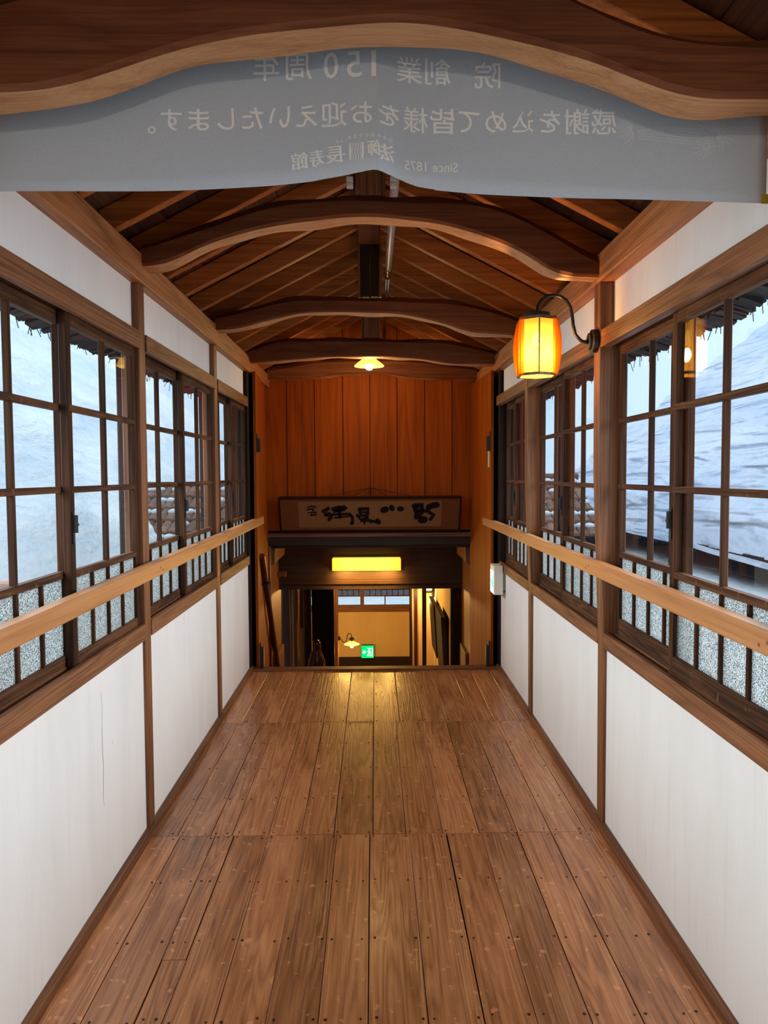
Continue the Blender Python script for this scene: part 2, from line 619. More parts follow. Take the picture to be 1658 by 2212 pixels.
# ---- the two long walls
SILL = {-1: (0.800, 0.864), 1: (0.750, 0.813)}
BAR = {-1: (0.893, 1.134), 1: (0.874, 1.119)}      # top of the bottom rail, top of the frosted strip
for sgn, W, nm in ((-1, WL, 'left'), (1, WR, 'right')):
    X = lambda d: W + sgn * d               # d metres outwards from the post faces
    z0, z1 = SILL[sgn]
    wb = MB()
    wb.box(X(0.012), X(0.13), YB, YE, -0.05, z0)
    wb.box(X(0.028), X(0.13), YB, YE, 2.008, 2.24)
    if sgn < 0:
        zc_ = [0.72, 0.66, 0.60, 0.53, 0.47, 0.42, 0.36, 0.33]
        for i_ in range(len(zc_) - 1):
            ya_, yb_ = 2.475 + 0.004 * math.sin(i_ * 1.9), 2.475 + 0.004 * math.sin((i_ + 1) * 1.9)
            wd_ = 0.0022 if 1 < i_ < 6 else 0.0012
            wb.add([(X(0.0115), ya_, zc_[i_]), (X(0.0115), ya_ + wd_, zc_[i_]), (X(0.0115), yb_ + wd_, zc_[i_ + 1]), (X(0.0115), yb_, zc_[i_ + 1])], [(0, 1, 2, 3)], 1)
    wall = wb.build('wall_' + nm, [m_plaster if sgn < 0 else m_plaster2, plain('plaster_crack', srgb(120, 112, 104), 0.9, 0.1)])
    tag(wall, 'white plaster wall on the %s side of the corridor' % nm, 'wall', None, 'structure')
    bb = MB().box(X(-0.012), X(0.02), YB, YE, -0.002, 0.034).build('baseboard_' + nm, m_trim_y, bevel=0.003)
    tag(bb, 'thin brown baseboard along the %s wall' % nm, 'baseboard', None, 'structure')
    for i, p in enumerate(POSTS):
        if sgn < 0:
            pm = MB().box(X(0.0), X(0.073), p, p + PW, 0.0, 2.20)
        else:                               # the old right-hand posts lean in above the sill
            sec = [(W, 0.0), (X(0.073), 0.0), (X(0.073), 2.20), (W - 0.030, 2.20), (W - 0.028, 1.45), (W - 0.003, 0.78)]
            pm = MB().hexa([(x, p, z) for x, z in sec], [(x, p + PW, z) for x, z in sec])
        trim(pm, m_trim_z, 'upright wall post on the %s wall' % nm)
    trim(MB().box(X(0.0), X(0.15), YE - 0.06, YE + 0.03, 0.0, 2.20), m_dark_z, 'dark end post of the %s wall at the head of the stairs' % nm)
    ends = [YB] + POSTS + [YE - 0.06]
    for i in range(len(ends) - 1):
        a = ends[i] + (PW if i > 0 else 0) + 0.001
        b = ends[i + 1] - 0.001
        sm = MB().box(X(-0.004), X(0.014), a, b, z0, z1)
        sm.box(X(0.014), X(0.118), a, b, z0 - 0.02, z1 - 0.015)
        sm.box(X(0.0432), X(0.0458), a, b, z1 - 0.015, z1 - 0.004)
        trim(sm, m_trim_y, 'window sill rail of the %s wall' % nm)
        lm = MB().box(X(-0.006 if sgn < 0 else -0.026), X(0.014), a, b, 1.945, 2.012)
        lm.box(X(0.014), X(0.13), a, b, 1.970, 2.02)
        lm.box(X(0.0432), X(0.0458), a, b, 1.955, 1.970)
        trim(lm, m_trim_y, 'lintel rail above the windows of the %s wall' % nm)
    km = MB().box(X(-0.016 if sgn < 0 else -0.034), X(0.12), YB, 6.45, 2.20, 2.312)
    trim(km, m_keta, 'heavy wall plate beam along the top of the %s wall' % nm, 0.006)
    trim(MB().box(X(0.075), X(0.095), YB, 6.45, 2.312, 2.42), m_sheath, 'filler board above the %s wall plate' % nm)

# ---- sliding windows: one window_<n> per sash
NW = [0]


def make_window(sgn, W, y0, y1, track, latch_y, lab):
    """a sash: stiles and bars, six clear lights over four frosted ones"""
    NW[0] += 1
    X = lambda d: W + sgn * d
    d0 = 0.018 + 0.0285 * track
    x0, x1 = X(d0), X(d0 + 0.0245)
    xc = (x0 + x1) / 2
    zb = SILL[sgn][1] - 0.0145
    zt = 1.9695
    br_t, fr_t = BAR[sgn]
    st = 0.034
    root = empty('window_%d' % NW[0], (xc, (y0 + y1) / 2, zb), lab, 'window', None, 'structure')
    f = MB()
    f.box(x0, x1, y0, y0 + st, zb, zt)
    f.box(x0, x1, y1 - st, y1, zb, zt)
    ym = (y0 + y1) / 2
    xi, xo = X(d0 + 0.002), X(d0 + 0.022)
    vt = 0.0065
    f.box(xi, xo, ym - vt, ym + vt, fr_t, zt - 0.055)
    for q in (0.25, 0.5, 0.75):
        yy = y0 + st + (y1 - y0 - 2 * st) * q
        f.box(xi, xo, yy - vt, yy + vt, br_t - 0.002, fr_t)
    f.build('sash_stiles', m_sash_z, root, bevel=0.002, seg=1)
    g = MB()
    g.box(x0, x1, y0 + st - 0.002, y1 - st + 0.002, zb, br_t)
    g.box(x0, x1, y0 + st - 0.002, y1 - st + 0.002, zt - 0.058, zt)
    zr = [fr_t]
    hh = (zt - 0.058 - fr_t - 0.022)
    g.box(x0, x1, y0 + st - 0.002, y1 - st + 0.002, fr_t, fr_t + 0.022)
    for q in (1 / 3, 2 / 3):
        zz = fr_t + 0.022 + hh * q
        g.box(X(d0 - 0.001), xo, y0 + 0.01, y1 - 0.01, zz - 0.010, zz + 0.010)
    g.build('sash_rails', m_sash_y, root, bevel=0.002, seg=1)
    p = MB()
    p.add([(xc, y0 + st, fr_t + 0.02), (xc, y1 - st, fr_t + 0.02), (xc, y1 - st, zt - 0.056), (xc, y0 + st, zt - 0.056)], [(0, 1, 2, 3)])
    p.build('glass_pane', m_glass, root)
    p = MB()
    p.add([(xc, y0 + st, br_t - 0.003), (xc, y1 - st, br_t - 0.003), (xc, y1 - st, fr_t + 0.002), (xc, y0 + st, fr_t + 0.002)], [(0, 1, 2, 3)])
    p.build('frosted_pane', m_frost, root)
    if latch_y is not None:
        xf = X(d0)
        k = MB().box(xf, xf - sgn * 0.004, latch_y - 0.006, latch_y + 0.006, 1.24, 1.34)
        k.box(xf - sgn * 0.004, xf - sgn * 0.016, latch_y - 0.003, latch_y + 0.003, 1.275, 1.33)
        k.lathe([(0.004, -0.004), (0.004, 0.012)], (xf - sgn * 0.012, latch_y, 1.30), 8, 'Y')
        k.build('latch', m_iron, root)
    return root


ORD = ['rear', 'nearest', 'second', 'third', 'fourth']
bays = []
ends = POSTS + [YE - 0.06]
for i in range(0, len(ends) - 1):
    bays.append((ends[i] + PW + 0.002, ends[i + 1] - 0.002))
bayname = ['in the bay behind the viewer', 'in the bay beside the viewer', 'in the bay nearest the banner', 'in the middle bay', 'in the last bay before the stairs']
for sgn, W, nm in ((-1, WL, 'left'), (1, WR, 'right')):
    for bi, (a, b) in enumerate(bays):
        mid = (a + b) / 2
        near = (a, mid + 0.040)
        far = (mid - 0.012, b)
        tn, tf = (1, 0) if sgn < 0 else (0, 1)
        make_window(sgn, W, near[0], near[1], tn, (near[1] - 0.012) if sgn > 0 else None,
                    'small-paned sliding sash of the %s wall %s, nearer of its pair' % (nm, bayname[bi]))
        make_window(sgn, W, far[0], far[1], tf, (far[0] + 0.014) if sgn < 0 else None,
                    'small-paned sliding sash of the %s wall %s, farther of its pair' % (nm, bayname[bi]))
    X = lambda d: W + sgn * d
    trim(MB().box(X(0.05), X(0.08), YB, POSTS[0], SILL[sgn][1] - 0.07, 2.005), m_board, 'boarded end of the wall behind the viewer')

# ---- wall behind the viewer
tag(MB().box(WL - 0.2, WR + 0.2, YB - 0.08, YB, -0.1, 3.1).build('wall_rear', m_plaster), 'plain wall closing the corridor behind the viewer', 'wall', None, 'structure')

# ---- roof: sheathing boards on rafters
SLOPE, RZ, RX = 0.51, 2.804, -0.015
roofz = lambda x: RZ - SLOPE * abs(x - RX)
sh = MB()
for s in (-1, 1):
    nb = 11
    for k in range(nb):
        t0, t1 = k / nb * 1.5, (k + 1) / nb * 1.5 - 0.004
        lift = random.uniform(0, 0.006)
        P = [(RX + s * t0, roofz(RX + t0) + 0.097 + lift), (RX + s * t1, roofz(RX + t1) + 0.097 + lift)]
        a = [(P[0][0], YB - 0.1, P[0][1]), (P[1][0], YB - 0.1, P[1][1]), (P[1][0], YB - 0.1, P[1][1] + 0.02), (P[0][0], YB - 0.1, P[0][1] + 0.02)]
        b = [(q[0], 6.6, q[2]) for q in a]
        sh.hexa(a, b)
    # layers above, so no daylight leaks between the boards
    a = [(RX, YB - 0.1, RZ + 0.128), (RX + s * 1.5, YB - 0.1, roofz(RX + 1.5) + 0.128), (RX + s * 1.5, YB - 0.1, roofz(RX + 1.5) + 0.20), (RX, YB - 0.1, RZ + 0.20)]
    sh.hexa(a, [(q[0], 6.6, q[2]) for q in a], 1)
tag(sh.build('ceiling', [m_sheath, m_outer]), 'dark boards of the pitched roof above the rafters', 'ceiling', None, 'structure')
trim(MB().box(RX - 0.062, RX + 0.052, YB, 6.5, 2.757, 2.90), m_beam, 'ridge beam under the peak of the roof')


def rafter(s, y, label, group):
    xa, xb = RX + s * 0.055, (WR + 0.073 if s > 0 else WL - 0.073)
    hw = 0.021
    h = 0.096
    a, b = [], []
    for (x, top) in ((xa, 0), (xb, 0), (xb, 1), (xa, 1)):
        z = RZ - SLOPE * abs(x - RX) + (h if top else 0)
        a.append((x, y - hw, z))
        b.append((x, y + hw, z))
    o = MB().hexa(a, b).build('rafter', m_rafter, bevel=0.003, origin=(xb, y, RZ - SLOPE * abs(xb - RX)), seg=1)
    return tag(o, label, 'rafter', group)


NTH = ['first', 'second', 'third', 'fourth', 'fifth', 'sixth', 'seventh', 'eighth', 'ninth', 'tenth', 'eleventh', 'twelfth', 'thirteenth', 'fourteenth']
for s, nm in ((-1, 'left'), (1, 'right')):
    grp = 'rafters of the %s roof slope' % nm
    rafter(s, 1.32, 'sloping rafter of the %s roof slope, just before the nearest arched beam' % nm, grp)
    for j, k in enumerate(range(-8, 7)):
        y = min(4.40 + 0.33 * k, 6.325)
        if j == 0:
            lab = 'sloping rafter of the %s roof slope right above the banner' % nm
        elif j == 14:
            lab = 'sloping rafter of the %s roof slope against the boarded end wall' % nm
        else:
            lab = 'knotty sloping rafter of the %s roof slope, %s one beyond the banner' % (nm, NTH[j - 1])
        rafter(s, y, lab, grp)


# ---- arched beams
def arched_beam(low, top, y0, y1, lab, wob, back_low=0.0):
    x0, x1 = low[0][0], low[-1][0]
    xs = np.linspace(x0, x1, 90)
    zl = lerp_profile(low, xs, 7)
    zt = lerp_profile(top, xs, 9)
    mb = MB()
    vs, fs = [], []
    c = 0.012
    r2 = np.random.default_rng(int(wob * 1000))
    ph = r2.uniform(0, 6, 4)
    for i, x in enumerate(xs):
        wv = 0.004 * math.sin(x * 9 + ph[0]) + 0.003 * math.sin(x * 21 + ph[1])
        wy = 0.006 * math.sin(x * 5 + ph[2]) + 0.003 * math.sin(x * 17 + ph[3])
        sec = [(y0 + c + wy, zl[i] + 0.002), (y1 - c + wy, zl[i] + back_low + wv), (y1 + wy, zl[i] + c + back_low + wv), (y1 + wy, zt[i] - c * 2.5),
               (y1 - c * 2.5 + wy, zt[i] + wv), (y0 + c * 2.5 + wy, zt[i] + wv), (y0 + wy, zt[i] - c * 2.5), (y0 + wy, zl[i] + c)]
        vs += [(x, a, b) for a, b in sec]
    n = 8
    for i in range(len(xs) - 1):
        for k in range(n):
            fs.append((i * n + k, (i + 1) * n + k, (i + 1) * n + (k + 1) % n, i * n + (k + 1) % n))
    fs.append(tuple(range(n)))
    fs.append(tuple(range((len(xs) - 1) * n, len(xs) * n))[::-1])
    mb.add(vs, fs)
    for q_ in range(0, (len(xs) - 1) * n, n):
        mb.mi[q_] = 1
    o = mb.build('arched_beam', [m_beam, m_under], origin=(0, (y0 + y1) / 2, 2.2))
    return tag(o, lab, 'beam', 'arched tie beams under the roof', 'thing')


EL, ER = WL + 0.012, WR - 0.030
arched_beam([(EL, 2.200), (-0.69, 2.205), (-0.63, 2.207), (-0.4, 2.285), (-0.2, 2.318), (-0.01, 2.335), (0.1, 2.332), (0.263, 2.309), (0.401, 2.276), (0.55, 2.222), (0.641, 2.197), (ER, 2.192)],
            [(EL, 2.35), (-0.5, 2.45), (0.0, 2.51), (0.25, 2.47), (0.446, 2.38), (0.492, 2.355), (0.547, 2.341), (0.639, 2.329), (ER, 2.31)],
            1.495, 1.592, 'nearest and largest arched beam, cutting across the banner', 0.11)
arched_beam([(EL, 2.262), (-0.81, 2.266), (-0.76, 2.29), (-0.634, 2.352), (-0.473, 2.394), (-0.318, 2.424), (-0.094, 2.446), (0.046, 2.448), (0.269, 2.423), (0.45, 2.375), (0.586, 2.318), (0.677, 2.251), (0.731, 2.224), (ER, 2.214)],
            [(EL, 2.35), (-0.66, 2.429), (-0.471, 2.491), (-0.317, 2.526), (-0.093, 2.538), (0.047, 2.534), (0.40, 2.526), (0.48, 2.512), (0.647, 2.436), (0.79, 2.35), (ER, 2.288)],
            2.925, 3.03, 'second arched beam, just below the banner, rising highest at its middle', 0.23)
arched_beam([(EL, 2.275), (-0.754, 2.284), (-0.563, 2.336), (-0.405, 2.37), (-0.165, 2.377), (0.12, 2.368), (0.218, 2.358), (0.401, 2.313), (0.539, 2.26), (ER, 2.234)],
            [(EL, 2.368), (-0.681, 2.414), (-0.514, 2.461), (-0.404, 2.471), (0.121, 2.465), (0.457, 2.449), (0.629, 2.417), (0.849, 2.343), (ER, 2.32)],
            4.275, 4.375, 'third arched beam, carrying the short dark post under the ridge', 0.37)
arched_beam([(EL, 2.266), (-0.839, 2.265), (-0.37, 2.301), (0.077, 2.306), (0.336, 2.289), (0.572, 2.251), (ER, 2.246)],
            [(EL, 2.369), (-0.696, 2.448), (-0.016, 2.442), (0.572, 2.428), (0.889, 2.351), (ER, 2.345)],
            5.43, 5.54, 'fourth arched beam, just in front of the glowing pendant lamp', 0.53)
arched_beam([(EL, 2.26), (-0.535, 2.266), (-0.297, 2.301), (0.09, 2.311), (0.323, 2.271), (ER, 2.254)],
            [(EL, 2.36), (-0.5, 2.43), (0.1, 2.45), (0.5, 2.42), (ER, 2.36)],
            6.36, 6.46, 'last arched beam, resting against the boarded end wall', 0.71)

# ---- short posts between the beams and the ridge
for y, zb, mat, lab in ((2.96, 2.53, m_trim_z, 'short brown post between the second arched beam and the ridge'),
                        (4.31, 2.464, m_dark_z, 'short dark grooved post between the third arched beam and the ridge'),
                        (5.47, 2.44, m_trim_z, 'short brown post between the fourth arched beam and the ridge')):
    r = empty('king_post', (RX, y, zb), lab, 'post', 'short posts under the ridge')
    k = MB()
    k.box(RX - 0.052, RX - 0.0015, y - 0.03, y + 0.03, zb + 0.004, 2.756)
    k.box(RX + 0.0015, RX + 0.052, y - 0.03, y + 0.03, zb + 0.004, 2.756)
    k.build('shaft', mat, r, bevel=0.003, seg=1)
    for s in (-1, 1):
        MB().box(RX + s * 0.0525, RX + s * 0.068, y - 0.022, y + 0.03, zb + 0.004, 2.756).build('side_batten', m_trim_z, r, bevel=0.002, seg=1)

# ---- boarded end section and end wall
bw = MB()
bx = [-0.97, -0.754, -0.512, -0.265, -0.03, 0.209, 0.449, 0.688, 0.9]
YW = 6.5
for a, b in zip(bx[:-1], bx[1:]):
    lz = 0.96
    if b < 0:
        pass
    bw.hexa([(a + 0.003, YW, lz), (b - 0.003, YW, lz), (b - 0.003, YW + 0.02, lz), (a + 0.003, YW + 0.02, lz)],
            [(a + 0.003, YW, 2.9 - 0.3 * abs(a)), (b - 0.003, YW, 2.9 - 0.3 * abs(b)), (b - 0.003, YW + 0.02, 2.9 - 0.3 * abs(b)), (a + 0.003, YW + 0.02, 2.9 - 0.3 * abs(a))])
bw.box(-1.0, 0.95, YW + 0.02, YW + 0.05, 0.94, 2.9, 1)
tag(bw.build('wall_end', [m_board, m_gap]), 'end wall of tall upright orange boards above the stairs', 'wall', None, 'structure')
for nm, P0, P1 in (('stair_left', (-0.862, YE + 0.02), (-0.928, YW)), ('stair_right', (0.868, YE + 0.02), (0.846, YW))):
    s = -1 if P0[0] < 0 else 1
    m = MB()
    n = 5
    for k in range(n):
        t0, t1 = k / n, (k + 1) / n - 0.006
        q0 = (P0[0] + (P1[0] - P0[0]) * t0, P0[1] + (P1[1] - P0[1]) * t0)
        q1 = (P0[0] + (P1[0] - P0[0]) * t1, P0[1] + (P1[1] - P0[1]) * t1)
        m.hexa([(q0[0], q0[1], -2.6), (q1[0], q1[1], -2.6), (q1[0] + s * 0.02, q1[1], -2.6), (q0[0] + s * 0.02, q0[1], -2.6)],
               [(q0[0], q0[1], 2.21), (q1[0], q1[1], 2.21), (q1[0] + s * 0.02, q1[1], 2.21), (q0[0] + s * 0.02, q0[1], 2.21)])
    m.box(P0[0] + s * 0.095, P0[0] + s * 0.14, P0[1], 7.7, -2.6, 2.3, 1)
    tag(m.build('wall_' + nm, [m_board, m_gap]), 'upright orange boards lining the %s of the stairwell' % nm.split('_')[1], 'wall', None, 'structure')
for x0_, x1_ in ((-0.985, -0.955), (0.885, 0.915)):
    trim(MB().box(x0_, x1_, YW + 0.05, 7.62, -2.6, 0.84), m_trim_z, 'brown lining boards of the lower stairwell')
trim(MB().box(0.775, 0.885, 7.46, 7.54, -2.6, 0.355), m_dark_z, 'dark post at the right foot of the stairs')
trim(MB().box(-1.30, -0.955, 7.56, 7.62, -2.6, 0.355), m_dark_z, 'dark panel at the left foot of the stairs')
trim(MB().box(-0.97, 0.9, YW - 0.05, YW + 0.03, 0.905, 0.942), m_trim_x, 'narrow brown shelf rail under the calligraphy frame')
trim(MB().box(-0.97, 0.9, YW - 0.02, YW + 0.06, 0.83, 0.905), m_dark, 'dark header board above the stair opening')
for x in (-0.945, 0.85):
    trim(MB().box(x, x + 0.035, YW - 0.03, YW + 0.05, -2.6, 0.83), m_red_z, 'dark red jamb of the stair opening')

# ---- stairs and the lower hall
st = MB()
for k in range(13):
    st.box(-0.95, 0.9, YE + 0.04 + 0.2 * k, YE + 0.04 + 0.2 * (k + 1) + 0.02, -0.2 * (k + 1) - 0.04, -0.2 * (k + 1))
    st.box(-0.95, 0.9, YE + 0.04 + 0.2 * k, YE + 0.055 + 0.2 * k, -0.2 * (k + 1), -0.2 * k - 0.04)
tag(st.build('floor_stairs', m_trim_x), 'brown wooden stairs going down to the lower hall', 'stairs', None, 'structure')
tag(MB().box(-1.52, 1.2, 7.6, 11.2, -2.68, -2.6).build('floor_lower', m_trim_x), 'floor of the lower hall', 'floor', None, 'structure')
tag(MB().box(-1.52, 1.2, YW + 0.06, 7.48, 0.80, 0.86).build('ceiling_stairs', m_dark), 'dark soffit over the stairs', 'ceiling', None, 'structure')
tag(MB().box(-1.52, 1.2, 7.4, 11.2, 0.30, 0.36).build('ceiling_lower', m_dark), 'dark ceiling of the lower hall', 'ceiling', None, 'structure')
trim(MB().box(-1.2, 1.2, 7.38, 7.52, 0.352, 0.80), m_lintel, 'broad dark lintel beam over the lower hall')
wz = MB()
wz.box(-1.52, 1.2, 11.0, 11.1, -1.28, -0.58)
wz.box(-1.52, -1.46, 11.0, 11.1, -0.58, 0.36)
wz.box(0.56, 1.2, 11.0, 11.1, -0.58, 0.36)
wz.box(-1.46, 0.56, 11.0, 11.1, 0.16, 0.36)
wz.box(-1.52, 1.2, 10.97, 11.1, -2.6, -1.28, 1)
tag(wz.build('wall_lower_end', [m_cream, m_dark]), 'cream end wall of the lower hall over a dark dado', 'wall', None, 'structure')
tag(MB().box(0.79, 0.87, 7.52, 11.0, -2.6, 0.36).build('wall_lower_right', m_cream), 'cream right wall of the lower hall', 'wall', None, 'structure')
tag(MB().box(-1.6, -1.52, 7.4, 11.0, -2.6, 0.36).build('wall_lower_left', m_cream), 'cream left wall of the lower hall', 'wall', None, 'structure')
wl = MB()
wl.box(-1.2, -1.086, 8.6, 8.7, -2.6, 0.36)
wl.box(-0.892, -0.817, 8.66, 8.7, -2.6, 0.36, 1)
wl.box(-0.742, -0.586, 8.72, 8.76, -2.6, 0.36, 2)
tag(wl.build('wall_lower_screen', [m_red_z, m_cream, m_dark_z]), 'dark panels and cream strip at the left of the lower hall', 'wall', None, 'structure')
for x0, x1, y, m, lab in ((-1.09, -0.985, 8.58, m_red_z, 'dark red post left of the varnished trunk'),
                          (-0.817, -0.742, 8.6, m_dark_z, 'black post of the lower hall beside the cream strip'),
                          (-0.586, -0.473, 8.6, m_dark_z, 'broad black post of the lower hall, left of the passage'),
                          (-0.548, -0.485, 9.8, m_trim_z, 'brown left jamb of the passage in the lower hall'),
                          (0.47, 0.50, 9.8, m_dark_z, 'thin black jamb right of the passage'),
                          (0.53, 0.575, 9.8, m_red_z, 'thin dark red jamb right of the passage'),
                          (0.615, 0.665, 9.4, m_dark_z, 'black post in front of the hung boards'),
                          (0.855, 0.92, 8.2, m_dark_z, 'dark post at the right of the lower hall')):
    trim(MB().box(x0, x1, y, y + 0.08, -2.6, 0.355), m, lab)
tag(MB().box(0.50, 0.79, 9.82, 9.86, -2.6, 0.36).build('wall_lower_jamb', m_cream), 'cream strip of wall right of the passage', 'wall', None, 'structure')
for s, nm in ((-1, 'left'), (1, 'right')):
    x = -0.965 if s < 0 else 0.90
    a = [(x, 6.62, 0.60), (x - s * 0.075, 6.62, 0.66), (x - s * 0.085, 6.62, 0.83), (x, 6.62, 0.83)]
    trim(MB().hexa(a, [(p[0], 7.37, p[2]) for p in a]), m_trim_y, 'brown corbel at the %s of the stair opening' % nm)
    x = -0.98 if s < 0 else 0.93
    trim(MB().hexa([(x - s * 0.075, 6.9, -0.24), (x, 6.9, -0.24), (x, 6.9, -2.6), (x - s * 0.075, 6.9, -2.6)],
                   [(x - s * 0.075, 7.36, -0.24), (x, 7.36, -0.24), (x, 7.36, -2.6), (x - s * 0.075, 7.36, -2.6)]), m_trim_y, 'low brown side wall of the stairs on the %s' % nm)
trim(MB().lathe([(0.03, 0), (0.03, 0.07)], (-0.94, 7.3, 0.47), 14, 'X'), m_trim_x, 'round peg end left of the stair opening')

# window in the far wall of the lower hall
NW[0] += 1
wn = empty('window_%d' % NW[0], (-0.45, 11.02, -0.58), 'wide lattice window high in the end wall of the lower hall', 'window', None, 'structure')
f = MB()
f.box(-1.47, 0.57, 10.985, 11.05, -0.60, -0.50)
f.box(-1.47, 0.57, 10.985, 11.05, 0.15, 0.19)
for x in (-1.47, -0.21, 0.53):
    f.box(x, x + 0.055, 10.99, 11.05, -0.5, 0.16)
f.box(-1.42, 0.53, 11.0, 11.03, -0.372, -0.352)
f.build('sash_frame', m_trim_x, wn)
f = MB()
for k in range(24):
    x = -1.40 + k * 0.0835
    if abs(x + 0.18) > 0.04:
        f.box(x - 0.006, x + 0.006, 11.0, 11.025, -0.36, 0.16)
f.box(-1.42, 0.53, 11.0, 11.022, -0.275, -0.263)
f.box(-1.42, 0.53, 11.0, 11.022, -0.15, -0.138)
f.box(-1.42, 0.53, 11.0, 11.022, 0.0, 0.012)
for x in (-0.98, -0.56, 0.16):
    f.box(x - 0.008, x + 0.008, 11.0, 11.025, -0.5, -0.36)
f.build('lattice', m_dark, wn)
MB().add([(-1.43, 11.035, -0.51), (0.54, 11.035, -0.51), (0.54, 11.035, 0.16), (-1.43, 11.035, 0.16)], [(0, 1, 2, 3)]).build('glass_pane', m_glass, wn)

# ================================================================== things in the corridor
# ---- handrails
for s, W, nm in ((-1, WL, 'left'), (1, WR, 'right')):
    X = lambda d: W - s * d
    y0, y1 = 0.05, (5.74 if s < 0 else 5.97)
    z0, z1 = ((1.028, 1.075) if s < 0 else (1.043, 1.050))
    hh = 0.058
    a = [(X(0.016), y0, z0), (X(0.060), y0, z0), (X(0.060), y0, z0 + hh), (X(0.016), y0, z0 + hh)]
    b = [(X(0.016), y1, z1), (X(0.060), y1, z1), (X(0.060), y1, z1 + hh), (X(0.016), y1, z1 + hh)]
    r = empty('handrail', (X(0.04), y0, z0), 'long pale wooden handrail along the %s wall' % nm, 'handrail', 'handrails along the corridor')
    MB().hexa(a, b).build('rail', m_rail, r, bevel=0.005)
    for p in POSTS[1:] + [YE - 0.06]:
        zz = z0 + (z1 - z0) * (p - y0) / (y1 - y0)
        MB().box(X(0.0), X(0.0165), p + 0.008, p + PW - 0.008, zz + 0.008, zz + hh - 0.008).build('spacer', m_rail, r)
    for p in POSTS[1:]:
        for q in (0.02, 0.055):
            zz = z0 + (z1 - z0) * (p - y0) / (y1 - y0) + hh * (0.55 if q < 0.03 else 0.35)
            MB().lathe([(0.0045, -0.0006), (0.0045, 0.0006)], (X(0.060), p + q, zz), 10, 'X').build('screw_plug', m_trim_x, r)

# ---- banner hung behind the nearest arched beam
BY = 1.668


def banner_y(x, z):
    t = (x - 0.012)
    ridge = 0.052 * math.exp(-(abs(t) / (0.16 if t < 0 else 0.045)) ** 1.3) + 0.010 * math.exp(-(t / 0.22) ** 2)
    side = 0.012 * math.sin(x * 4.1 + 1.0) + 0.005 * math.sin(x * 9 + z * 3)
    return BY - ridge * (0.45 + 0.55 * min(1, max(0, (2.45 - z) / 0.4))) + side * 0.6


bot = [(-0.885, 2.068), (-0.81, 2.071), (-0.448, 2.073), (-0.165, 2.082), (-0.064, 2.092), (0.002, 2.101), (0.048, 2.096), (0.099, 2.083), (0.201, 2.072), (0.446, 2.059), (0.873, 2.046)]
topp = [(-0.885, 2.29), (-0.6, 2.33), (-0.3, 2.42), (0.0, 2.45), (0.3, 2.41), (0.6, 2.31), (0.873, 2.28)]
ban = empty('banner', (0, BY, 2.06), 'pale blue grey cloth banner hung behind the nearest arched beam, its writing seen reversed', 'banner')
xs = np.unique(np.concatenate([np.linspace(-0.885, 0.873, 80), np.linspace(-0.12, 0.14, 60)]))
zb_ = lerp_profile(bot, xs, 5)
zt_ = lerp_profile(topp, xs, 5)
NZ = 10
vs, fs = [], []
for i, x in enumerate(xs):
    for j in range(NZ + 1):
        z = zb_[i] + (zt_[i] - zb_[i]) * j / NZ
        vs.append((x, banner_y(x, z), z))
for i in range(len(xs) - 1):
    for j in range(NZ):
        a = i * (NZ + 1) + j
        fs.append((a, a + NZ + 1, a + NZ + 2, a + 1))


def cloth_mat(name, color, tr):
    t = NT(name)
    v = t.coords()
    n = t.noise(v, 420.0, 2.0, 0.5)
    c = t.mix(t.maprange(n, 0.3, 0.7, 0.0, 1.0), tuple(x * 0.93 for x in color[:3]) + (1,), tuple(min(1, x * 1.05) for x in color[:3]) + (1,))
    d = t.n('ShaderNodeBsdfDiffuse')
    t.l(c, d.inputs[0])
    l_ = t.n('ShaderNodeBsdfTranslucent')
    t.l(c, l_.inputs[0])
    mx = t.n('ShaderNodeMixShader')
    mx.inputs[0].default_value = tr
    t.l(d.outputs[0], mx.inputs[1])
    t.l(l_.outputs[0], mx.inputs[2])
    return t.done(mx.outputs[0])


m_cloth = cloth_mat('banner_cloth', srgb(206, 214, 220), 0.14)
m_ink = cloth_mat('banner_print', srgb(252, 250, 244), 0.0)
m_ink_f = cloth_mat('banner_faint_print', srgb(224, 228, 229), 0.0)
cl = MB().add(vs, fs).build('cloth', m_cloth, ban, smooth=True)
sm_ = cl.modifiers.new('thickness', 'SOLIDIFY')
sm_.thickness = 0.0012
sm_.offset = 1


def place_glyphs(mb, items, yoff=0.0016):
    """items: (character, centre x, centre z, width, height, lean); seen from behind, so x runs the other way"""
    for ch, cx_, cz_, wd, ht, lean in items:
        v, f = text_geo(ch)
        if len(v) == 0:
            continue
        lo, hi = v.min(0), v.max(0)
        u = (v[:, 0] - (lo[0] + hi[0]) / 2) / max(hi[0] - lo[0], 1e-6)
        q = (v[:, 1] - (lo[1] + hi[1]) / 2) / max(hi[1] - lo[1], 1e-6)
        pts = []
        for a, b in zip(u, q):
            dx, dz = -a * wd, b * ht
            x, z = cx_ + dx * math.cos(lean) - dz * math.sin(lean), cz_ + dx * math.sin(lean) + dz * math.cos(lean)
            pts.append((x, banner_y(x, z) - yoff, z))
        mb.add(pts, f)


def line_of(chars, xr, xl, zc, size, hs=None, zcurve=0.0, lean=0.0):
    n = len(chars)
    out = []
    for i, ch in enumerate(chars):
        x = xr + (xl - xr) * (i + 0.5) / n
        k = 1.0 if hs is None else hs.get(ch, 1.0)
        u = (i + 0.5) / n * 2 - 1
        dz = 0.0
        wd, ht = size * k, size * k
        if ch == '。':
            wd = ht = size * 0.3
            x += size * 0.3
            dz = -size * 0.36
        if ch in 'し':
            wd *= 0.8
        if ch == '1':
            wd *= 0.28
        elif ch in '50':
            wd *= 0.6
        out.append((ch, x, zc + zcurve * u * u + dz, wd, ht, lean))
    return out


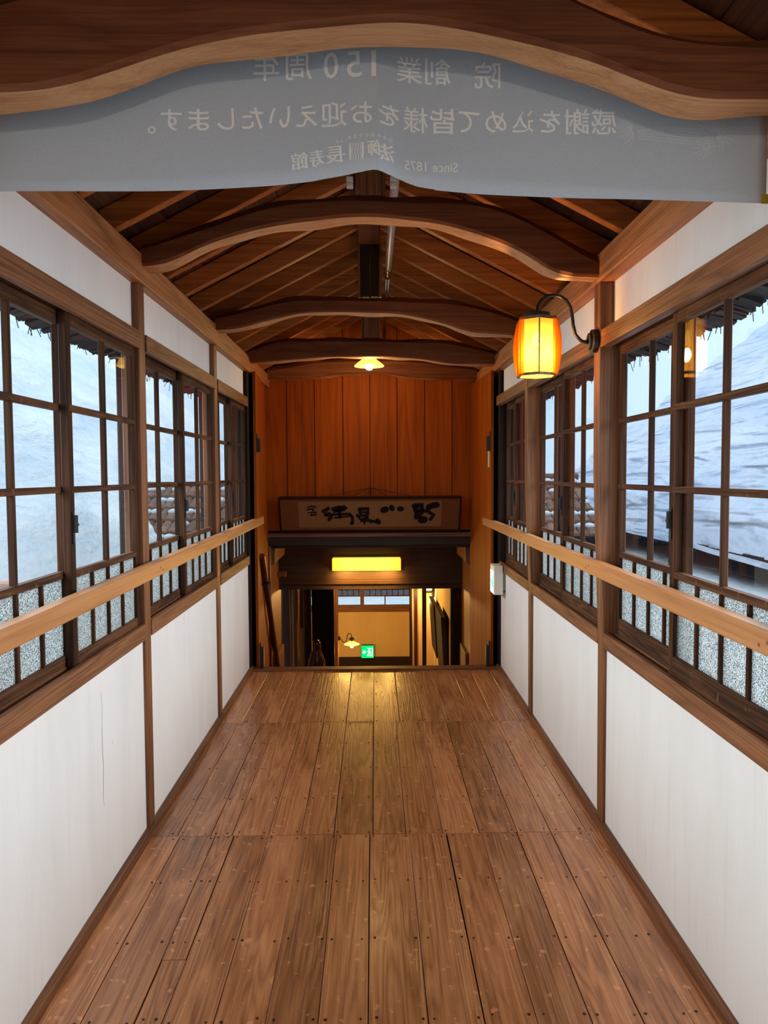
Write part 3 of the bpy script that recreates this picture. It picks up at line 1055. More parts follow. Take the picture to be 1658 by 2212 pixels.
small = {c: 0.84 for c in 'をめておえいたします込'}
g = MB()
for o_ in (0.0, 0.0009):
    place_glyphs(g, [(c_, x_ + o_, z_ + o_ * 0.6, a_, b_, l_) for c_, x_, z_, a_, b_, l_ in line_of('感謝を込めて皆様をお迎えいたします。', 0.54, -0.525, 2.226, 0.054, small, -0.004)], 0.0016 + o_ * 0.2)
g.build('lettering', m_ink, ban)
g = MB()
items = []
for ch, px in (('院', 0.255), ('創', 0.146), ('業', 0.083), ('1', 0.005), ('5', -0.037), ('0', -0.087), ('周', -0.157), ('年', -0.228)):
    items.append((ch, px, 2.332 if px < 0.2 else 2.325, 0.056 * (0.16 if ch == '1' else 0.55 if ch in '50' else 1), 0.056, 0.0))
for o_ in (0.0, 0.0009):
    place_glyphs(g, [(c_, x_ + o_, z_ + o_ * 0.6, a_, b_, l_) for c_, x_, z_, a_, b_, l_ in items], 0.0016 + o_ * 0.2)
g.build('lettering', m_ink, ban)
g = MB()
xr, xl = 0.047, -0.079
txt = '日本秘湯を守る会'
items = []
for i, ch in enumerate(txt):
    u = (i + 0.5) / 10
    x = xr + (xl - xr) * u
    items.append((ch, x, 2.171 + 0.006 * math.sin(u * math.pi) - 0.002 * u, 0.0085, 0.0085, 0.0))
for i, ch in enumerate('会員'):
    u = (8.3 + i * 0.8 + 0.5) / 10
    items.append((ch, xr + (xl - xr) * u, 2.167, 0.0065, 0.0065, 0))
place_glyphs(g, items)
for ch, px, pz, wd, ht in (('法', 0.032, 2.143, 0.030, 0.036), ('師', 0.003, 2.148, 0.024, 0.034), ('長', -0.079, 2.139, 0.040, 0.036), ('寿', -0.120, 2.134, 0.030, 0.036), ('館', -0.157, 2.130, 0.036, 0.036)):
    for off in (0.0, 0.0008, 0.0016, 0.0024):
        place_glyphs(g, [(ch, px + off, pz, wd, ht, 0.05)], 0.0016 + off * 0.2)
for k in range(6):
    x0 = -0.046 + k * 0.0056
    wd = 0.0034 if k in (0, 5) else 0.0017
    if k == 5:
        x0 -= 0.001
    pts = []
    for j in range(13):
        z = 2.124 + j * 0.0031
        xo = 0.0 if k in (0, 5) else 0.0014 * math.sin(j * 0.75)
        for sgx in (-1, 1):
            xx = x0 + xo + sgx * wd / 2 * (1.3 if (k in (0, 5) and 2 < j < 10) else 1)
            pts.append((xx, banner_y(xx, z) - 0.0016, z))
    g.add(pts, [(2 * j, 2 * j + 1, 2 * j + 3, 2 * j + 2) for j in range(12)])
g.build('emblem', m_ink, ban)
g = MB()
v, f = text_geo('Since 1875')
lo, hi = v.min(0), v.max(0)
k = 0.118 / (hi[0] - lo[0])
pts = []
for a in v:
    x = 0.190 - (a[0] - lo[0]) * k
    z = 2.116 + (a[1] - lo[1]) * k * 1.05 + 0.0006
    pts.append((x, banner_y(x, z) - 0.0016, z))
g.add(pts, f)
g.build('lettering', m_ink, ban)
g = MB()
r3 = random.Random(3)


def stroke_xz(mb, pts, wd):
    q = []
    for j, (x, z) in enumerate(pts):
        x2, z2 = pts[min(j + 1, len(pts) - 1)]
        x1, z1 = pts[max(j - 1, 0)]
        L = math.hypot(x2 - x1, z2 - z1) or 1
        nx, nz = -(z2 - z1) / L * wd / 2, (x2 - x1) / L * wd / 2
        for s in (-1, 1):
            xx, zz = x + s * nx, z + s * nz
            q.append((xx, banner_y(xx, zz) - 0.0015, zz))
    mb.add(q, [(2 * j, 2 * j + 1, 2 * j + 3, 2 * j + 2) for j in range(len(pts) - 1)])


for cx_, cz_, n, rad, a0, a1 in ((0.575, 2.205, 13, 0.035, 2.2, 4.6), (0.755, 2.196, 18, 0.045, -1.2, 2.6), (0.735, 2.17, 16, 0.03, 0, 6.28)):
    for i in range(n):
        a = a0 + (a1 - a0) * i / max(1, n - 1)
        r1 = rad * r3.uniform(0.75, 1.1)
        stroke_xz(g, [(cx_ + math.cos(a) * r * r1 + 0.004 * math.sin(r * 4), cz_ + math.sin(a) * r * r1) for r in (0.15, 0.45, 0.75, 1.0)], 0.0017)
for i in range(6):
    stroke_xz(g, [(0.585 + t * 0.14, 2.203 - i * 0.0045 + 0.006 * math.sin(t * 3 + i * 0.4)) for t in np.linspace(0, 1, 8)], 0.0013)
g.build('printed_motif', m_ink_f, ban)
m_tape = plain('yellow_tape', srgb(168, 140, 40), 0.5)
MB().box(0.862, 0.885, banner_y(0.87, 2.05) - 0.002, banner_y(0.87, 2.05) - 0.0012, 2.045, 2.066).build('tape', m_tape, ban)

# ---- wall lantern
LY = 2.97
m_paper = glow_paper('lantern_paper', (0.27, 0.180, 0.034, 1), 0.68, 0.0, (1.0, 0.86, 0.6, 1))
m_veneer = glow_paper('lantern_veneer', (0.30, 0.078, 0.006, 1), 0.74, 0.0, (1.0, 0.62, 0.25, 1))
m_bulb = emis('warm_bulb', (1.0, 0.78, 0.30, 1), 2.5)
lan = empty('wall_lantern', (WR - 0.03, LY, 1.98), 'barrel-shaped paper and wood lantern on a curved iron arm on the right wall post', 'lantern')
b = MB()
b.lathe([(0.002, 0.0), (0.043, 0.0), (0.046, -0.004), (0.046, -0.020), (0.034, -0.023), (0.032, -0.032), (0.012, -0.034)], (WR - 0.030, LY, 1.976), 24, 'X', caps=False)
b.build('wall_plate', m_iron, lan, smooth=False)
b = MB()
arm = [(0.862, 1.976), (0.848, 1.972), (0.828, 1.978), (0.806, 2.003), (0.797, 2.04), (0.793, 2.075), (0.786, 2.11), (0.768, 2.138), (0.744, 2.153), (0.72, 2.158), (0.694, 2.154), (0.670, 2.138), (0.657, 2.118), (0.653, 2.095), (0.653, 2.082)]
b.tube([(x, LY, z) for x, z in arm], 0.0068, 10)
b.build('arm', m_iron, lan, smooth=True)
cx, cz = 0.653, 1.95
MB().lathe([(0.003, 2.086), (0.050, 2.086), (0.053, 2.083), (0.053, 2.066), (0.050, 2.063), (0.003, 2.063)], (cx, LY, 0), 28, caps=False).build('cap', m_iron, lan)
hexr = 0.079


def hexpt(k, r, z):
    a = math.radians(-90 + 60 * k - 6)
    return (cx + r * math.cos(a), LY + r * math.sin(a), z)


pp = MB()
zc0, zc1 = 1.845, 2.055
for k in range(6):
    q = [hexpt(k, hexr, zc0), hexpt(k + 1, hexr, zc0), hexpt(k + 1, hexr, zc1), hexpt(k, hexr, zc1)]
    pp.add(q, [(0, 1, 2, 3)])
pp.build('paper_shade', m_paper, lan)
MB().add([hexpt(k, hexr * 0.95, 1.838) for k in range(6)], [(5, 4, 3, 2, 1, 0)]).build('bottom_paper', m_paper, lan)
fr = MB()
for k in range(6):
    fr.tube([hexpt(k, hexr + 0.001, 1.835), hexpt(k, hexr + 0.001, 2.063)], 0.0028, 6)
    for z, hgt in ((1.837, 0.010), (2.054, 0.012)):
        p0, p1 = hexpt(k, hexr + 0.003, z), hexpt(k + 1, hexr + 0.003, z)
        i0, i1 = hexpt(k, hexr - 0.006, z), hexpt(k + 1, hexr - 0.006, z)
        fr.hexa([p0, p1, i1, i0], [(p[0], p[1], p[2] + hgt) for p in (p0, p1, i1, i0)])
fr.build('lattice_frame', m_trim_z, lan)
for k in (1, 2, 4, 5):
    vn = MB()
    for side in (-1, 1):
        pts_i, pts_o = [], []
        n = 14
        col_in, col_out = [], []
        for j in range(n + 1):
            t = j / n
            z = 1.838 + (2.058 - 1.838) * t
            r = hexr + 0.005 + 0.020 * math.sin(math.pi * (0.06 + 0.88 * t))
            a = math.radians(-90 + 60 * k - 6 + side * 15)
            am = math.radians(-90 + 60 * k - 6)
            col_in.append((cx + (hexr + 0.003) * 0.955 * math.cos(a), LY + (hexr + 0.003) * 0.955 * math.sin(a), z))
            col_out.append((cx + r * math.cos(am), LY + r * math.sin(am), z))
        vn.add(col_in + col_out, [(j, j + 1, n + 2 + j, n + 1 + j) for j in range(n)])
    vn.build('veneer_fin', m_veneer, lan)
MB().lathe([(0.008, 0.045), (0.013, 0.03), (0.020, 0.008), (0.018, -0.008), (0.006, -0.018)], (cx, LY, 1.975), 16).build('bulb', m_bulb, lan, smooth=True)
MB().tube([(cx, LY, 2.018), (cx, LY, 2.07)], 0.014, 10).build('lamp_holder', m_iron, lan)
point('lantern_light', (cx, LY, 1.920), P_LANTERN, (1.0, 0.58, 0.20), 0.028, lan)

# ---- pendant lamp
m_opal = glow_paper('pendant_glass', (0.55, 0.46, 0.20, 1), 0.8, 0.22)
m_bulb2 = emis('white_bulb', (1.0, 0.86, 0.55, 1), 8.0)


def pendant(px_, py_, pz_, lab, power, color):
    pen = empty('pendant_lamp', (px_, py_, pz_), lab, 'lamp', 'pendant lamps along the corridor')
    MB().lathe([(0.114, -0.003), (0.116, 0.001), (0.108, 0.010), (0.050, 0.056), (0.030, 0.060), (0.030, 0.057), (0.048, 0.052), (0.104, 0.008), (0.112, -0.001), (0.114, -0.003)], (px_, py_, pz_), 36, caps=False).build('shade', m_opal, pen, smooth=True)
    MB().lathe([(0.003, -0.032), (0.02, -0.028), (0.033, -0.008), (0.034, 0.006), (0.024, 0.026), (0.014, 0.042)], (px_, py_, pz_), 20).build('bulb', m_bulb2, pen, smooth=True)
    MB().lathe([(0.030, 0.056), (0.030, 0.072), (0.012, 0.08), (0.004, 0.09), (0.004, 0.48)], (px_, py_, pz_), 14).build('holder_and_cord', m_iron, pen)
    point('pendant_light', (px_, py_, pz_ - 0.070), power, color, 0.03, pen)


pendant(-0.029, 5.76, 2.285, 'small glowing pendant lamp with a wide conical glass shade behind the fourth arched beam', P_PENDANT, (1.0, 0.60, 0.22))
pendant(-0.02, -0.75, 2.30, 'added lamp out of view behind the viewer, brightening the banner and near floor', 9.0, (1.0, 0.90, 0.76))  # unseen lamp added to brighten the banner, nearest beam and near floor

# ---- lamp box on the dark lintel
flu = empty('lintel_lamp', (-0.075, 7.25, 0.56), 'long glowing yellow lamp box on the dark lintel above the stairs', 'lamp')
a = [(-0.412, 7.24, 0.507), (0.262, 7.24, 0.507), (0.262, 7.24, 0.625), (-0.412, 7.24, 0.625)]
t = NT('lamp_box_glow')
e = t.n('ShaderNodeEmission')
sx = t.n('ShaderNodeSeparateXYZ')
t.l(t.n('ShaderNodeTexCoord').outputs['Object'], sx.inputs[0])
dd = t.math('ABSOLUTE', sx.outputs[0])
t.l(t.mix(t.maprange(dd, 0.22, 0.34, 0.0, 1.0), (1.0, 0.60, 0.05, 1), (1.0, 0.32, 0.018, 1)), e.inputs[0])
e.inputs[1].default_value = 1.0
m_flu = t.done(e.outputs[0])
FLU_EM = e
e.inputs[1].default_value = 1.5
MB().hexa(a, [(p[0], 7.36, p[2]) for p in a]).build('diffuser', m_flu, flu, bevel=0.006)
MB().box(-0.43, 0.28, 7.36, 7.378, 0.49, 0.64).build('back_plate', m_dark, flu)

for x_ in (-0.28, 0.13):
    point('lintel_lamp_light', (x_, 7.20, 0.50), P_FLUOR, (1.0, 0.56, 0.14), 0.06, flu)

gl_ = bpy.data.lights.new('lintel_lamp_glow', 'AREA')
gl_.shape = 'RECTANGLE'
gl_.size, gl_.size_y = 0.64, 0.05
gl_.spread = math.radians(110)
gl_.energy, gl_.color = 4.2, (1.0, 0.50, 0.09)
go_ = bpy.data.objects.new('lintel_lamp_glow', gl_)
COL.objects.link(go_)
go_.parent = flu
go_.location = (0.0, 0.02, -0.062)
go_.rotation_euler = (math.radians(40), 0, 0)

# ---- framed calligraphy
fx, fy = -0.032, 6.40
cal = empty('calligraphy_frame', (fx, fy, 0.95), 'long black-framed brush calligraphy hung on the boarded end wall', 'picture')
tilt = (6.44, 6.30)           # depth at the bottom and at the top: the frame leans forward
ztop, zbot = 1.265, 0.955


def fpt(u, v, off=0.0):
    """u, v in 0..1 across the frame; off metres towards the corridor"""
    hw = 0.782
    y = tilt[0] + (tilt[1] - tilt[0]) * v
    return (fx + (u - 0.5) * 2 * hw, y - off, zbot + (ztop - zbot) * v - off * 0.3)


fm = MB()
bwid_u, bwid_v = 0.010, 0.055
outer = [(0.006, 0), (0.994, 0), (1, 0.03), (1, 0.97), (0.994, 1), (0.006, 1), (0, 0.97), (0, 0.03)]
inner = [(bwid_u, bwid_v), (1 - bwid_u, bwid_v), (1 - bwid_u, bwid_v), (1 - bwid_u, 1 - bwid_v), (1 - bwid_u, 1 - bwid_v), (bwid_u, 1 - bwid_v), (bwid_u, 1 - bwid_v), (bwid_u, bwid_v)]
vs = [fpt(u, v, 0.018) for u, v in outer] + [fpt(u, v, 0.018) for u, v in inner] + [fpt(u, v, -0.012) for u, v in outer] + [fpt(u, v, 0.002) for u, v in inner]
fs = []
for i in range(8):
    j = (i + 1) % 8
    fs += [(i, j, 8 + j, 8 + i), (16 + j, 16 + i, i, j)[::-1], (8 + i, 8 + j, 24 + j, 24 + i)]
fm.add(vs, fs)
m_lac = plain('black_lacquer', srgb(26, 17, 14), 0.25, 0.6)
fm.build('frame', m_lac, cal)
MB().add([fpt(0.005, 0.02, -0.004), fpt(0.995, 0.02, -0.004), fpt(0.995, 0.98, -0.004), fpt(0.005, 0.98, -0.004)] + [fpt(0.005, 0.02, 0.004), fpt(0.995, 0.02, 0.004), fpt(0.995, 0.98, 0.004), fpt(0.005, 0.98, 0.004)],
         [(0, 1, 2, 3)[::-1], (4, 5, 6, 7), (0, 1, 5, 4), (1, 2, 6, 5), (2, 3, 7, 6), (3, 0, 4, 7)]).build('mount', plain('mount_silk', srgb(112, 66, 32), 0.8, 0.2, 0, 0.08), cal)
MB().add([fpt(0.107, 0.13, 0.006), fpt(0.893, 0.15, 0.006), fpt(0.893, 0.88, 0.006), fpt(0.107, 0.86, 0.006)], [(0, 1, 2, 3)]).build('paper', plain('old_paper', srgb(136, 96, 60), 0.85, 0.2, 0, 0.05), cal)
ink = MB()
U = lambda x: (x - 6) / 1632.0            # zoom pixel -> across the frame
V = lambda z: 1 - (z - 45) / 330.0


def brush(pts, wd):
    """a blunt brush stroke as a ribbon with rounded ends"""
    P = [Vector((U(x) * 1.564, V(z) * 0.31)) for x, z in pts]
    wm = wd / 1632.0 * 1.564 / 2 * 1.3
    if len(P) == 1:
        P = [P[0] - Vector((wm * 0.2, 0)), P[0] + Vector((wm * 0.2, 0))]
    D0, D1 = (P[0] - P[1]).normalized(), (P[-1] - P[-2]).normalized()
    line = [(P[0] + D0 * wm * 0.9, 0.25), (P[0] + D0 * wm * 0.5, 0.8)] + [(p, 1.0) for p in P] + [(P[-1] + D1 * wm * 0.5, 0.8), (P[-1] + D1 * wm * 0.9, 0.25)]
    vs = []
    for i, (p, k) in enumerate(line):
        d = (line[min(i + 1, len(line) - 1)][0] - line[max(i - 1, 0)][0]).normalized()
        n = Vector((-d.y, d.x)) * wm * k
        for s in (-1, 1):
            q = p + n * s
            vs.append(fpt(q.x / 1.564, q.y / 0.31, 0.0075))
    ink.add(vs, [(2 * i, 2 * i + 1, 2 * i + 3, 2 * i + 2) for i in range(len(line) - 1)])


for pts, wd in (([(1215, 132), (1290, 128), (1280, 165)], 36), ([(1345, 145), (1385, 128), (1420, 125)], 42), ([(1225, 160), (1243, 200), (1235, 240)], 34), ([(1240, 182), (1340, 180)], 26),
                ([(1300, 188), (1262, 226)], 18), ([(1352, 195), (1392, 218), (1365, 258)], 26), ([(1280, 264), (1310, 262)], 52), ([(1250, 215), (1290, 250)], 20),
                ([(938, 172), (965, 164)], 44), ([(1013, 142), (1020, 160)], 36), ([(1082, 160), (1106, 160)], 34),
                ([(725, 160), (805, 156), (797, 212)], 26), ([(728, 165), (738, 222), (790, 218)], 22), ([(748, 190), (790, 188)], 16), ([(705, 215), (738, 258), (800, 240)], 20),
                ([(740, 270), (820, 266), (880, 285)], 18), ([(885, 265), (902, 288)], 30), ([(765, 268), (772, 296)], 14), ([(820, 270), (828, 292)], 12),
                ([(402, 180), (452, 152)], 26), ([(425, 210), (458, 206)], 30), ([(452, 258), (474, 226)], 26), ([(492, 158), (592, 142)], 30), ([(500, 186), (612, 150)], 16),
                ([(542, 140), (552, 235)], 26), ([(482, 210), (640, 202)], 16), ([(505, 240), (640, 224)], 13), ([(640, 210), (662, 235), (664, 290)], 22), ([(648, 290), (655, 300)], 20), ([(500, 175), (590, 172)], 14),
                ([(265, 138), (330, 130)], 8), ([(295, 126), (345, 142)], 7), ([(262, 162), (322, 152)], 10), ([(312, 172)], 14), ([(265, 192), (345, 186)], 8), ([(285, 216), (340, 210)], 10), ([(300, 190), (298, 220)], 6),
                ([(325, 190), (330, 215)], 8)):
    brush(pts, wd)
ink.build('brush_writing', plain('black_ink', srgb(24, 14, 12), 0.7, 0.2), cal)
cord = MB()
apex = (-0.03, 6.485, 1.335)
for u in (0.27, 0.40, 0.60, 0.73):
    p = fpt(u, 0.99, -0.012)
    cord.tube([apex, p], 0.0028, 6)
cord.build('hanging_cord', plain('dark_cord', srgb(60, 24, 18), 0.8), cal)
MB().lathe([(0.006, 0.0), (0.006, 0.03)], (-0.03, 6.472, 1.338), 8, 'Y').build('nail', m_iron, cal)
for x, lab in ((-0.69, 'small dark bracket holding up the calligraphy frame at its left'), (0.60, 'small dark bracket holding up the calligraphy frame at its right')):
    k = MB()
    for dx in (-0.028, 0.028):
        k.tube([(x + dx, 6.43, 0.943), (x + dx * 0.2, 6.445, 0.985), (x - dx * 0.3, 6.44, 0.953)], 0.006, 6)
    k.box(x - 0.03, x + 0.03, 6.45, 6.496, 0.942, 0.952)
    tag(k.build('frame_bracket', m_iron, origin=(x, 6.45, 0.943)), lab, 'bracket', 'brackets under the calligraphy frame')

# ---- emergency exit light on the right end post
el = empty('emergency_light', (0.92, 5.2, 0.59), 'white box emergency light with a green sign face, on the right wall before the stairs', 'emergency light')
MB().box(0.846, 0.912, 5.2, 5.36, 0.592, 0.80).build('housing', plain('white_plastic', srgb(226, 224, 216), 0.4), el, bevel=0.006)
MB().box(0.908, 0.935, 5.22, 5.34, 0.62, 0.77).build('wall_mount', plain('grey_plastic', srgb(150, 148, 140), 0.5), el)
sf = MB().add([(0.845, 5.206, 0.60), (0.845, 5.354, 0.60), (0.845, 5.354, 0.76), (0.845, 5.206, 0.76)], [(0, 3, 2, 1)])
sf.build('sign_face', emis('sign_white_green', (0.62, 1.0, 0.72, 1), 1.0), el)
gm = emis('sign_green', (0.02, 0.55, 0.16, 1), 1.0)
gg = MB()
gg.add([(0.8443, 5.22, 0.64), (0.8443, 5.25, 0.64), (0.8443, 5.25, 0.73), (0.8443, 5.22, 0.73)], [(0, 3, 2, 1)])
gg.add([(0.8443, 5.27, 0.65), (0.8443, 5.34, 0.68), (0.8443, 5.34, 0.70), (0.8443, 5.27, 0.67)], [(0, 3, 2, 1)])
gg.build('pictogram', gm, el)

# ---- small fittings by the end posts
for x, y, z0, z1, lab in ((-0.868, 5.50, 1.62, 1.72, 'small black metal keeper on the left boards, high up'),
                          (0.872, 5.50, 1.62, 1.73, 'small black metal keeper on the right boards, high up'),
                          (-0.855, 5.47, 0.0, 0.17, 'small black door stop at the foot of the left end post'),
                          (0.862, 5.47, 0.0, 0.17, 'small black door stop at the foot of the right end post')):
    s = -1 if x < 0 else 1
    lo_z = 0.014 if z0 == 0 else z0
    k = MB().box(x, x - s * 0.03, y - 0.012, y + 0.03, lo_z, z1)
    k.box(x - s * 0.0, x - s * 0.012, y - 0.014, y + 0.012, z1, z1 + 0.035)
    tag(k.build('door_stop' if z0 == 0 else 'metal_keeper', m_iron, bevel=0.002, origin=(x, y, lo_z)), lab, 'fitting')
tag(MB().box(0.868, 0.858, 5.53, 5.56, 1.50, 1.62).build('switch_plate', plain('cream_plastic', srgb(214, 196, 160), 0.5), bevel=0.002, origin=(0.868, 5.55, 1.5)), 'narrow cream plate on the right boards by the end post', 'plate')

# ---- round stair handrail
sr = empty('stair_handrail', (-0.88, 5.7, 0.8), 'dark round wooden stair rail slanting down beside the left boards', 'handrail')
MB().tube([(-0.855, 5.64, 0.835), (-0.866, 5.9, 0.58), (-0.905, 6.9, -0.40), (-0.905, 7.3, -0.8)], 0.023, 16).build('rail', m_red_z, sr, smooth=False)
k = MB()
k.tube([(-0.905, 5.86, 0.585), (-0.872, 5.84, 0.585), (-0.835, 5.82, 0.60), (-0.825, 5.82, 0.612)], 0.009, 8)
k.build('bracket', m_iron, sr)

# ---- service pipe under the ridge
pipe = empty('service_pipe', (0.093, 1.8, 2.65), 'grey service pipe running under the ridge beside the short posts', 'pipe')
MB().tube([(0.096, 1.75, 2.65), (0.093, 4.38, 2.65)], 0.0185, 16).build('plastic_length', plain('grey_pipe', srgb(176, 168, 170), 0.4), pipe, smooth=True)
m_steel = plain('steel_pipe', srgb(150, 140, 132), 0.22, 0.6, 0.9)
MB().lathe([(0.02, 0.0), (0.022, 0.01), (0.022, 0.07), (0.018, 0.08), (0.02, 0.10), (0.02, 0.18), (0.015, 0.19)], (0.093, 4.38, 2.65), 16, 'Y').build('coupling', m_steel, pipe, smooth=True)
MB().tube([(0.093, 4.55, 2.65), (0.092, 6.2, 2.65)], 0.015, 14).build('steel_length', m_steel, pipe, smooth=True)
MB().tube([(0.092, 6.12, 2.66), (0.092, 6.12, 2.50), (0.092, 6.12, 2.47)], [0.014, 0.014, 0.03], 12).build('drop_end', m_steel, pipe)
m_porc = plain('white_porcelain', srgb(224, 216, 206), 0.3)
for x, lab in ((-0.098, 'white porcelain wire knob left of the short post below the banner'), (0.070, 'white porcelain wire knob right of the short post below the banner')):
    k = MB().box(x, x + 0.026, 2.90, 2.926, 2.552, 2.568).box(x + 0.003, x + 0.023, 2.903, 2.923, 2.568, 2.574).box(x, x + 0.026, 2.90, 2.926, 2.574, 2.592)
    tag(k.build('wire_knob', m_porc, bevel=0.002, origin=(x, 2.91, 2.55)), lab, 'wire knob', 'porcelain wire knobs')
    k.v

# ---- lower hall: sconce, exit sign, square lamp, hung boards, trunk, ornament
KS, YS = 0.905, 9.84                     # the sconce hangs beside the left jamb of the passage
sx_ = lambda v: v * KS
sz_ = lambda v: 1.45 + (v - 1.45) * KS
sc = empty('wall_sconce', (sx_(-0.53), YS, sz_(-0.97)), 'small sconce with curled arm and flat shade beside the left jamb downstairs', 'lamp')
MB().lathe([(0.032, 0), (0.032, 0.018)], (-0.486, YS, sz_(-0.97)), 14, 'X').lathe([(0.018, 0.0), (0.018, 0.03)], (-0.486, YS, sz_(-0.97)), 10, 'X').build('wall_plate', m_iron, sc)
arm = [(-0.525, -0.975), (-0.49, -0.99), (-0.475, -1.02), (-0.45, -1.035), (-0.425, -1.02), (-0.41, -0.98), (-0.40, -0.92), (-0.378, -0.895), (-0.352, -0.905), (-0.340, -0.94), (-0.338, -0.985)]
MB().tube([(sx_(x), YS, sz_(z)) for x, z in arm], 0.0055, 8).build('arm', m_iron, sc, smooth=True)
cxs = sx_(-0.338)
MB().lathe([(0.018, sz_(-0.96)), (0.042, sz_(-0.985)), (0.018, sz_(-0.995)), (0.016, sz_(-1.015))], (cxs, YS, 0), 16).build('holder', m_iron, sc)
MB().lathe([(0.022, sz_(-1.01)), (0.046, sz_(-1.03)), (0.105, sz_(-1.058)), (0.103, sz_(-1.062)), (0.046, sz_(-1.035)), (0.022, sz_(-1.014))], (cxs, YS, 0), 24, caps=False).build('shade', glow_paper('sconce_glass', (1.0, 0.8, 0.3, 1), 0.8, 0.2), sc, smooth=True)
MB().lathe([(0.004, sz_(-1.115)), (0.02, sz_(-1.108)), (0.029, sz_(-1.085)), (0.018, sz_(-1.05))], (cxs, YS, 0), 14).build('bulb', emis('sconce_bulb', (1, 0.95, 0.8, 1), 4.0), sc, smooth=True)
point('sconce_light', (cxs, YS, sz_(-1.15)), P_SCONCE * 4.0, (1.0, 0.60, 0.18), 0.03, sc)

ex = empty('exit_sign', (-0.1, 10.9, -1.27), 'green running-man exit sign with an arrow on the end wall of the lower hall', 'sign')
MB().box(-0.198, -0.012, 10.89, 10.968, -1.275, -1.085).build('housing', plain('sign_housing', srgb(60, 90, 60), 0.5), ex)
MB().add([(-0.195, 10.888, -1.272), (-0.015, 10.888, -1.272), (-0.015, 10.888, -1.088), (-0.195, 10.888, -1.088)], [(0, 1, 2, 3)]).build('sign_face', emis('exit_green', (0.0, 0.62, 0.12, 1), 0.9), ex)
pc = MB()
yy = 10.886
q = lambda pts: pc.add([(-0.195 + a * 0.18, yy, -1.272 + b * 0.184) for a, b in pts], [tuple(range(len(pts)))])
q([(0.08, 0.48), (0.22, 0.68), (0.22, 0.56), (0.36, 0.56), (0.36, 0.40), (0.22, 0.40), (0.22, 0.28)])
q([(0.45, 0.14), (0.92, 0.14), (0.92, 0.20), (0.45, 0.20)])
q([(0.45, 0.76), (0.92, 0.76), (0.92, 0.82), (0.45, 0.82)])
q([(0.86, 0.14), (0.92, 0.14), (0.92, 0.82), (0.86, 0.82)])
q([(0.60, 0.66), (0.69, 0.66), (0.69, 0.75), (0.60, 0.75)])
q([(0.56, 0.62), (0.68, 0.62), (0.72, 0.42), (0.58, 0.42)])
q([(0.58, 0.44), (0.66, 0.44), (0.52, 0.20), (0.45, 0.22)])
q([(0.64, 0.44), (0.72, 0.44), (0.80, 0.22), (0.72, 0.22)])
q([(0.46, 0.54), (0.58, 0.60), (0.58, 0.55), (0.48, 0.48)])
q([(0.70, 0.60), (0.80, 0.46), (0.76, 0.42), (0.68, 0.54)])
pc.build('pictogram', emis('exit_white', (0.75, 1.0, 0.8, 1), 1.0), ex)

sq = empty('square_wall_lamp', (0.72, 9.6, -0.08), 'small square glowing lamp at the far end of the right wall downstairs', 'lamp')
MB().box(0.645, 0.752, 9.6, 9.72, -0.07, 0.03).build('shade', emis('square_lamp_glow', (1.0, 0.80, 0.34, 1), 1.7), sq, bevel=0.012)
k = MB().box(0.63, 0.775, 9.58, 9.74, -0.095, -0.075).box(0.63, 0.775, 9.58, 9.74, 0.035, 0.05).box(0.76, 0.785, 9.6, 9.72, -0.16, 0.05)
k.build('frame', m_dark_z, sq)
point('square_lamp_light', (0.66, 9.5, -0.18), P_SQUARE, (1.0, 0.72, 0.35), 0.04, sq)
point('hall_light', (-0.1, 9.0, 0.2), P_HALL, (1.0, 0.54, 0.15), 0.06, sq)

for i, (y0, y1, zt, zb0, lab) in enumerate(((8.75, 9.45, -0.115, -0.75, 'tall dark board hung on the right wall downstairs, under the square lamp'),
                                            (7.75, 8.5, -0.06, -0.80, 'tall dark board hung on the right wall downstairs, nearest the stairs'))):
    k = MB()
    a = [(0.70, y0, zt), (0.755, y0, zt), (0.785, y0, zb0), (0.74, y0, zb0)]
    k.hexa(a, [(p[0], y1, p[2]) for p in a])
    tag(k.build('hung_board', m_dark_z, bevel=0.006, origin=(0.76, (y0 + y1) / 2, zb0)), lab, 'board', 'boards hung downstairs')

tr = MB()
pts, rs = [], []
for j in range(15):
    t = j / 14
    z = 0.30 - 2.9 * t
    pts.append((-0.925 - 0.004 * math.sin(t * 5) - 0.05 * max(0, t - 0.32) ** 1.0, 8.5 + 0.02 * math.sin(t * 7), z))
    rs.append(0.055 + 0.008 * math.sin(t * 9 + 1))
tr.tube(pts, rs, 18)
m_trunk = wood('varnished_trunk', srgb(70, 46, 26), srgb(110, 78, 46), srgb(140, 104, 66), 'Z', rough=0.18, spec=0.7, rings=5, coat=0.6)
tag(tr.build('trunk_post', m_trunk, smooth=True, origin=(-0.93, 8.5, -2.6)), 'glossy varnished tree trunk post at the left of the lower hall', 'post')
for dx, lab in ((0.0, 'slender glossy dark board hanging beside the trunk post, left one of two'), (0.055, 'slender glossy dark board hanging beside the trunk post, right one of two')):
    x = -0.832 + dx
    k = MB().hexa([(x - 0.012, 8.40, -0.02), (x + 0.012, 8.40, -0.02), (x + 0.012, 8.425, -0.02), (x - 0.012, 8.425, -0.02)],
                  [(x - 0.018, 8.40, 0.355), (x + 0.010, 8.40, 0.355), (x + 0.010, 8.425, 0.355), (x - 0.018, 8.425, 0.355)])
    k.box(x - 0.016, x + 0.012, 8.405, 8.425, -0.30, -0.02)
    tag(k.build('hanging_board', plain('lacquer_brown', srgb(52, 26, 16), 0.12, 0.8), bevel=0.004, origin=(x, 8.41, 0.355)), lab, 'board', 'hanging boards by the trunk')
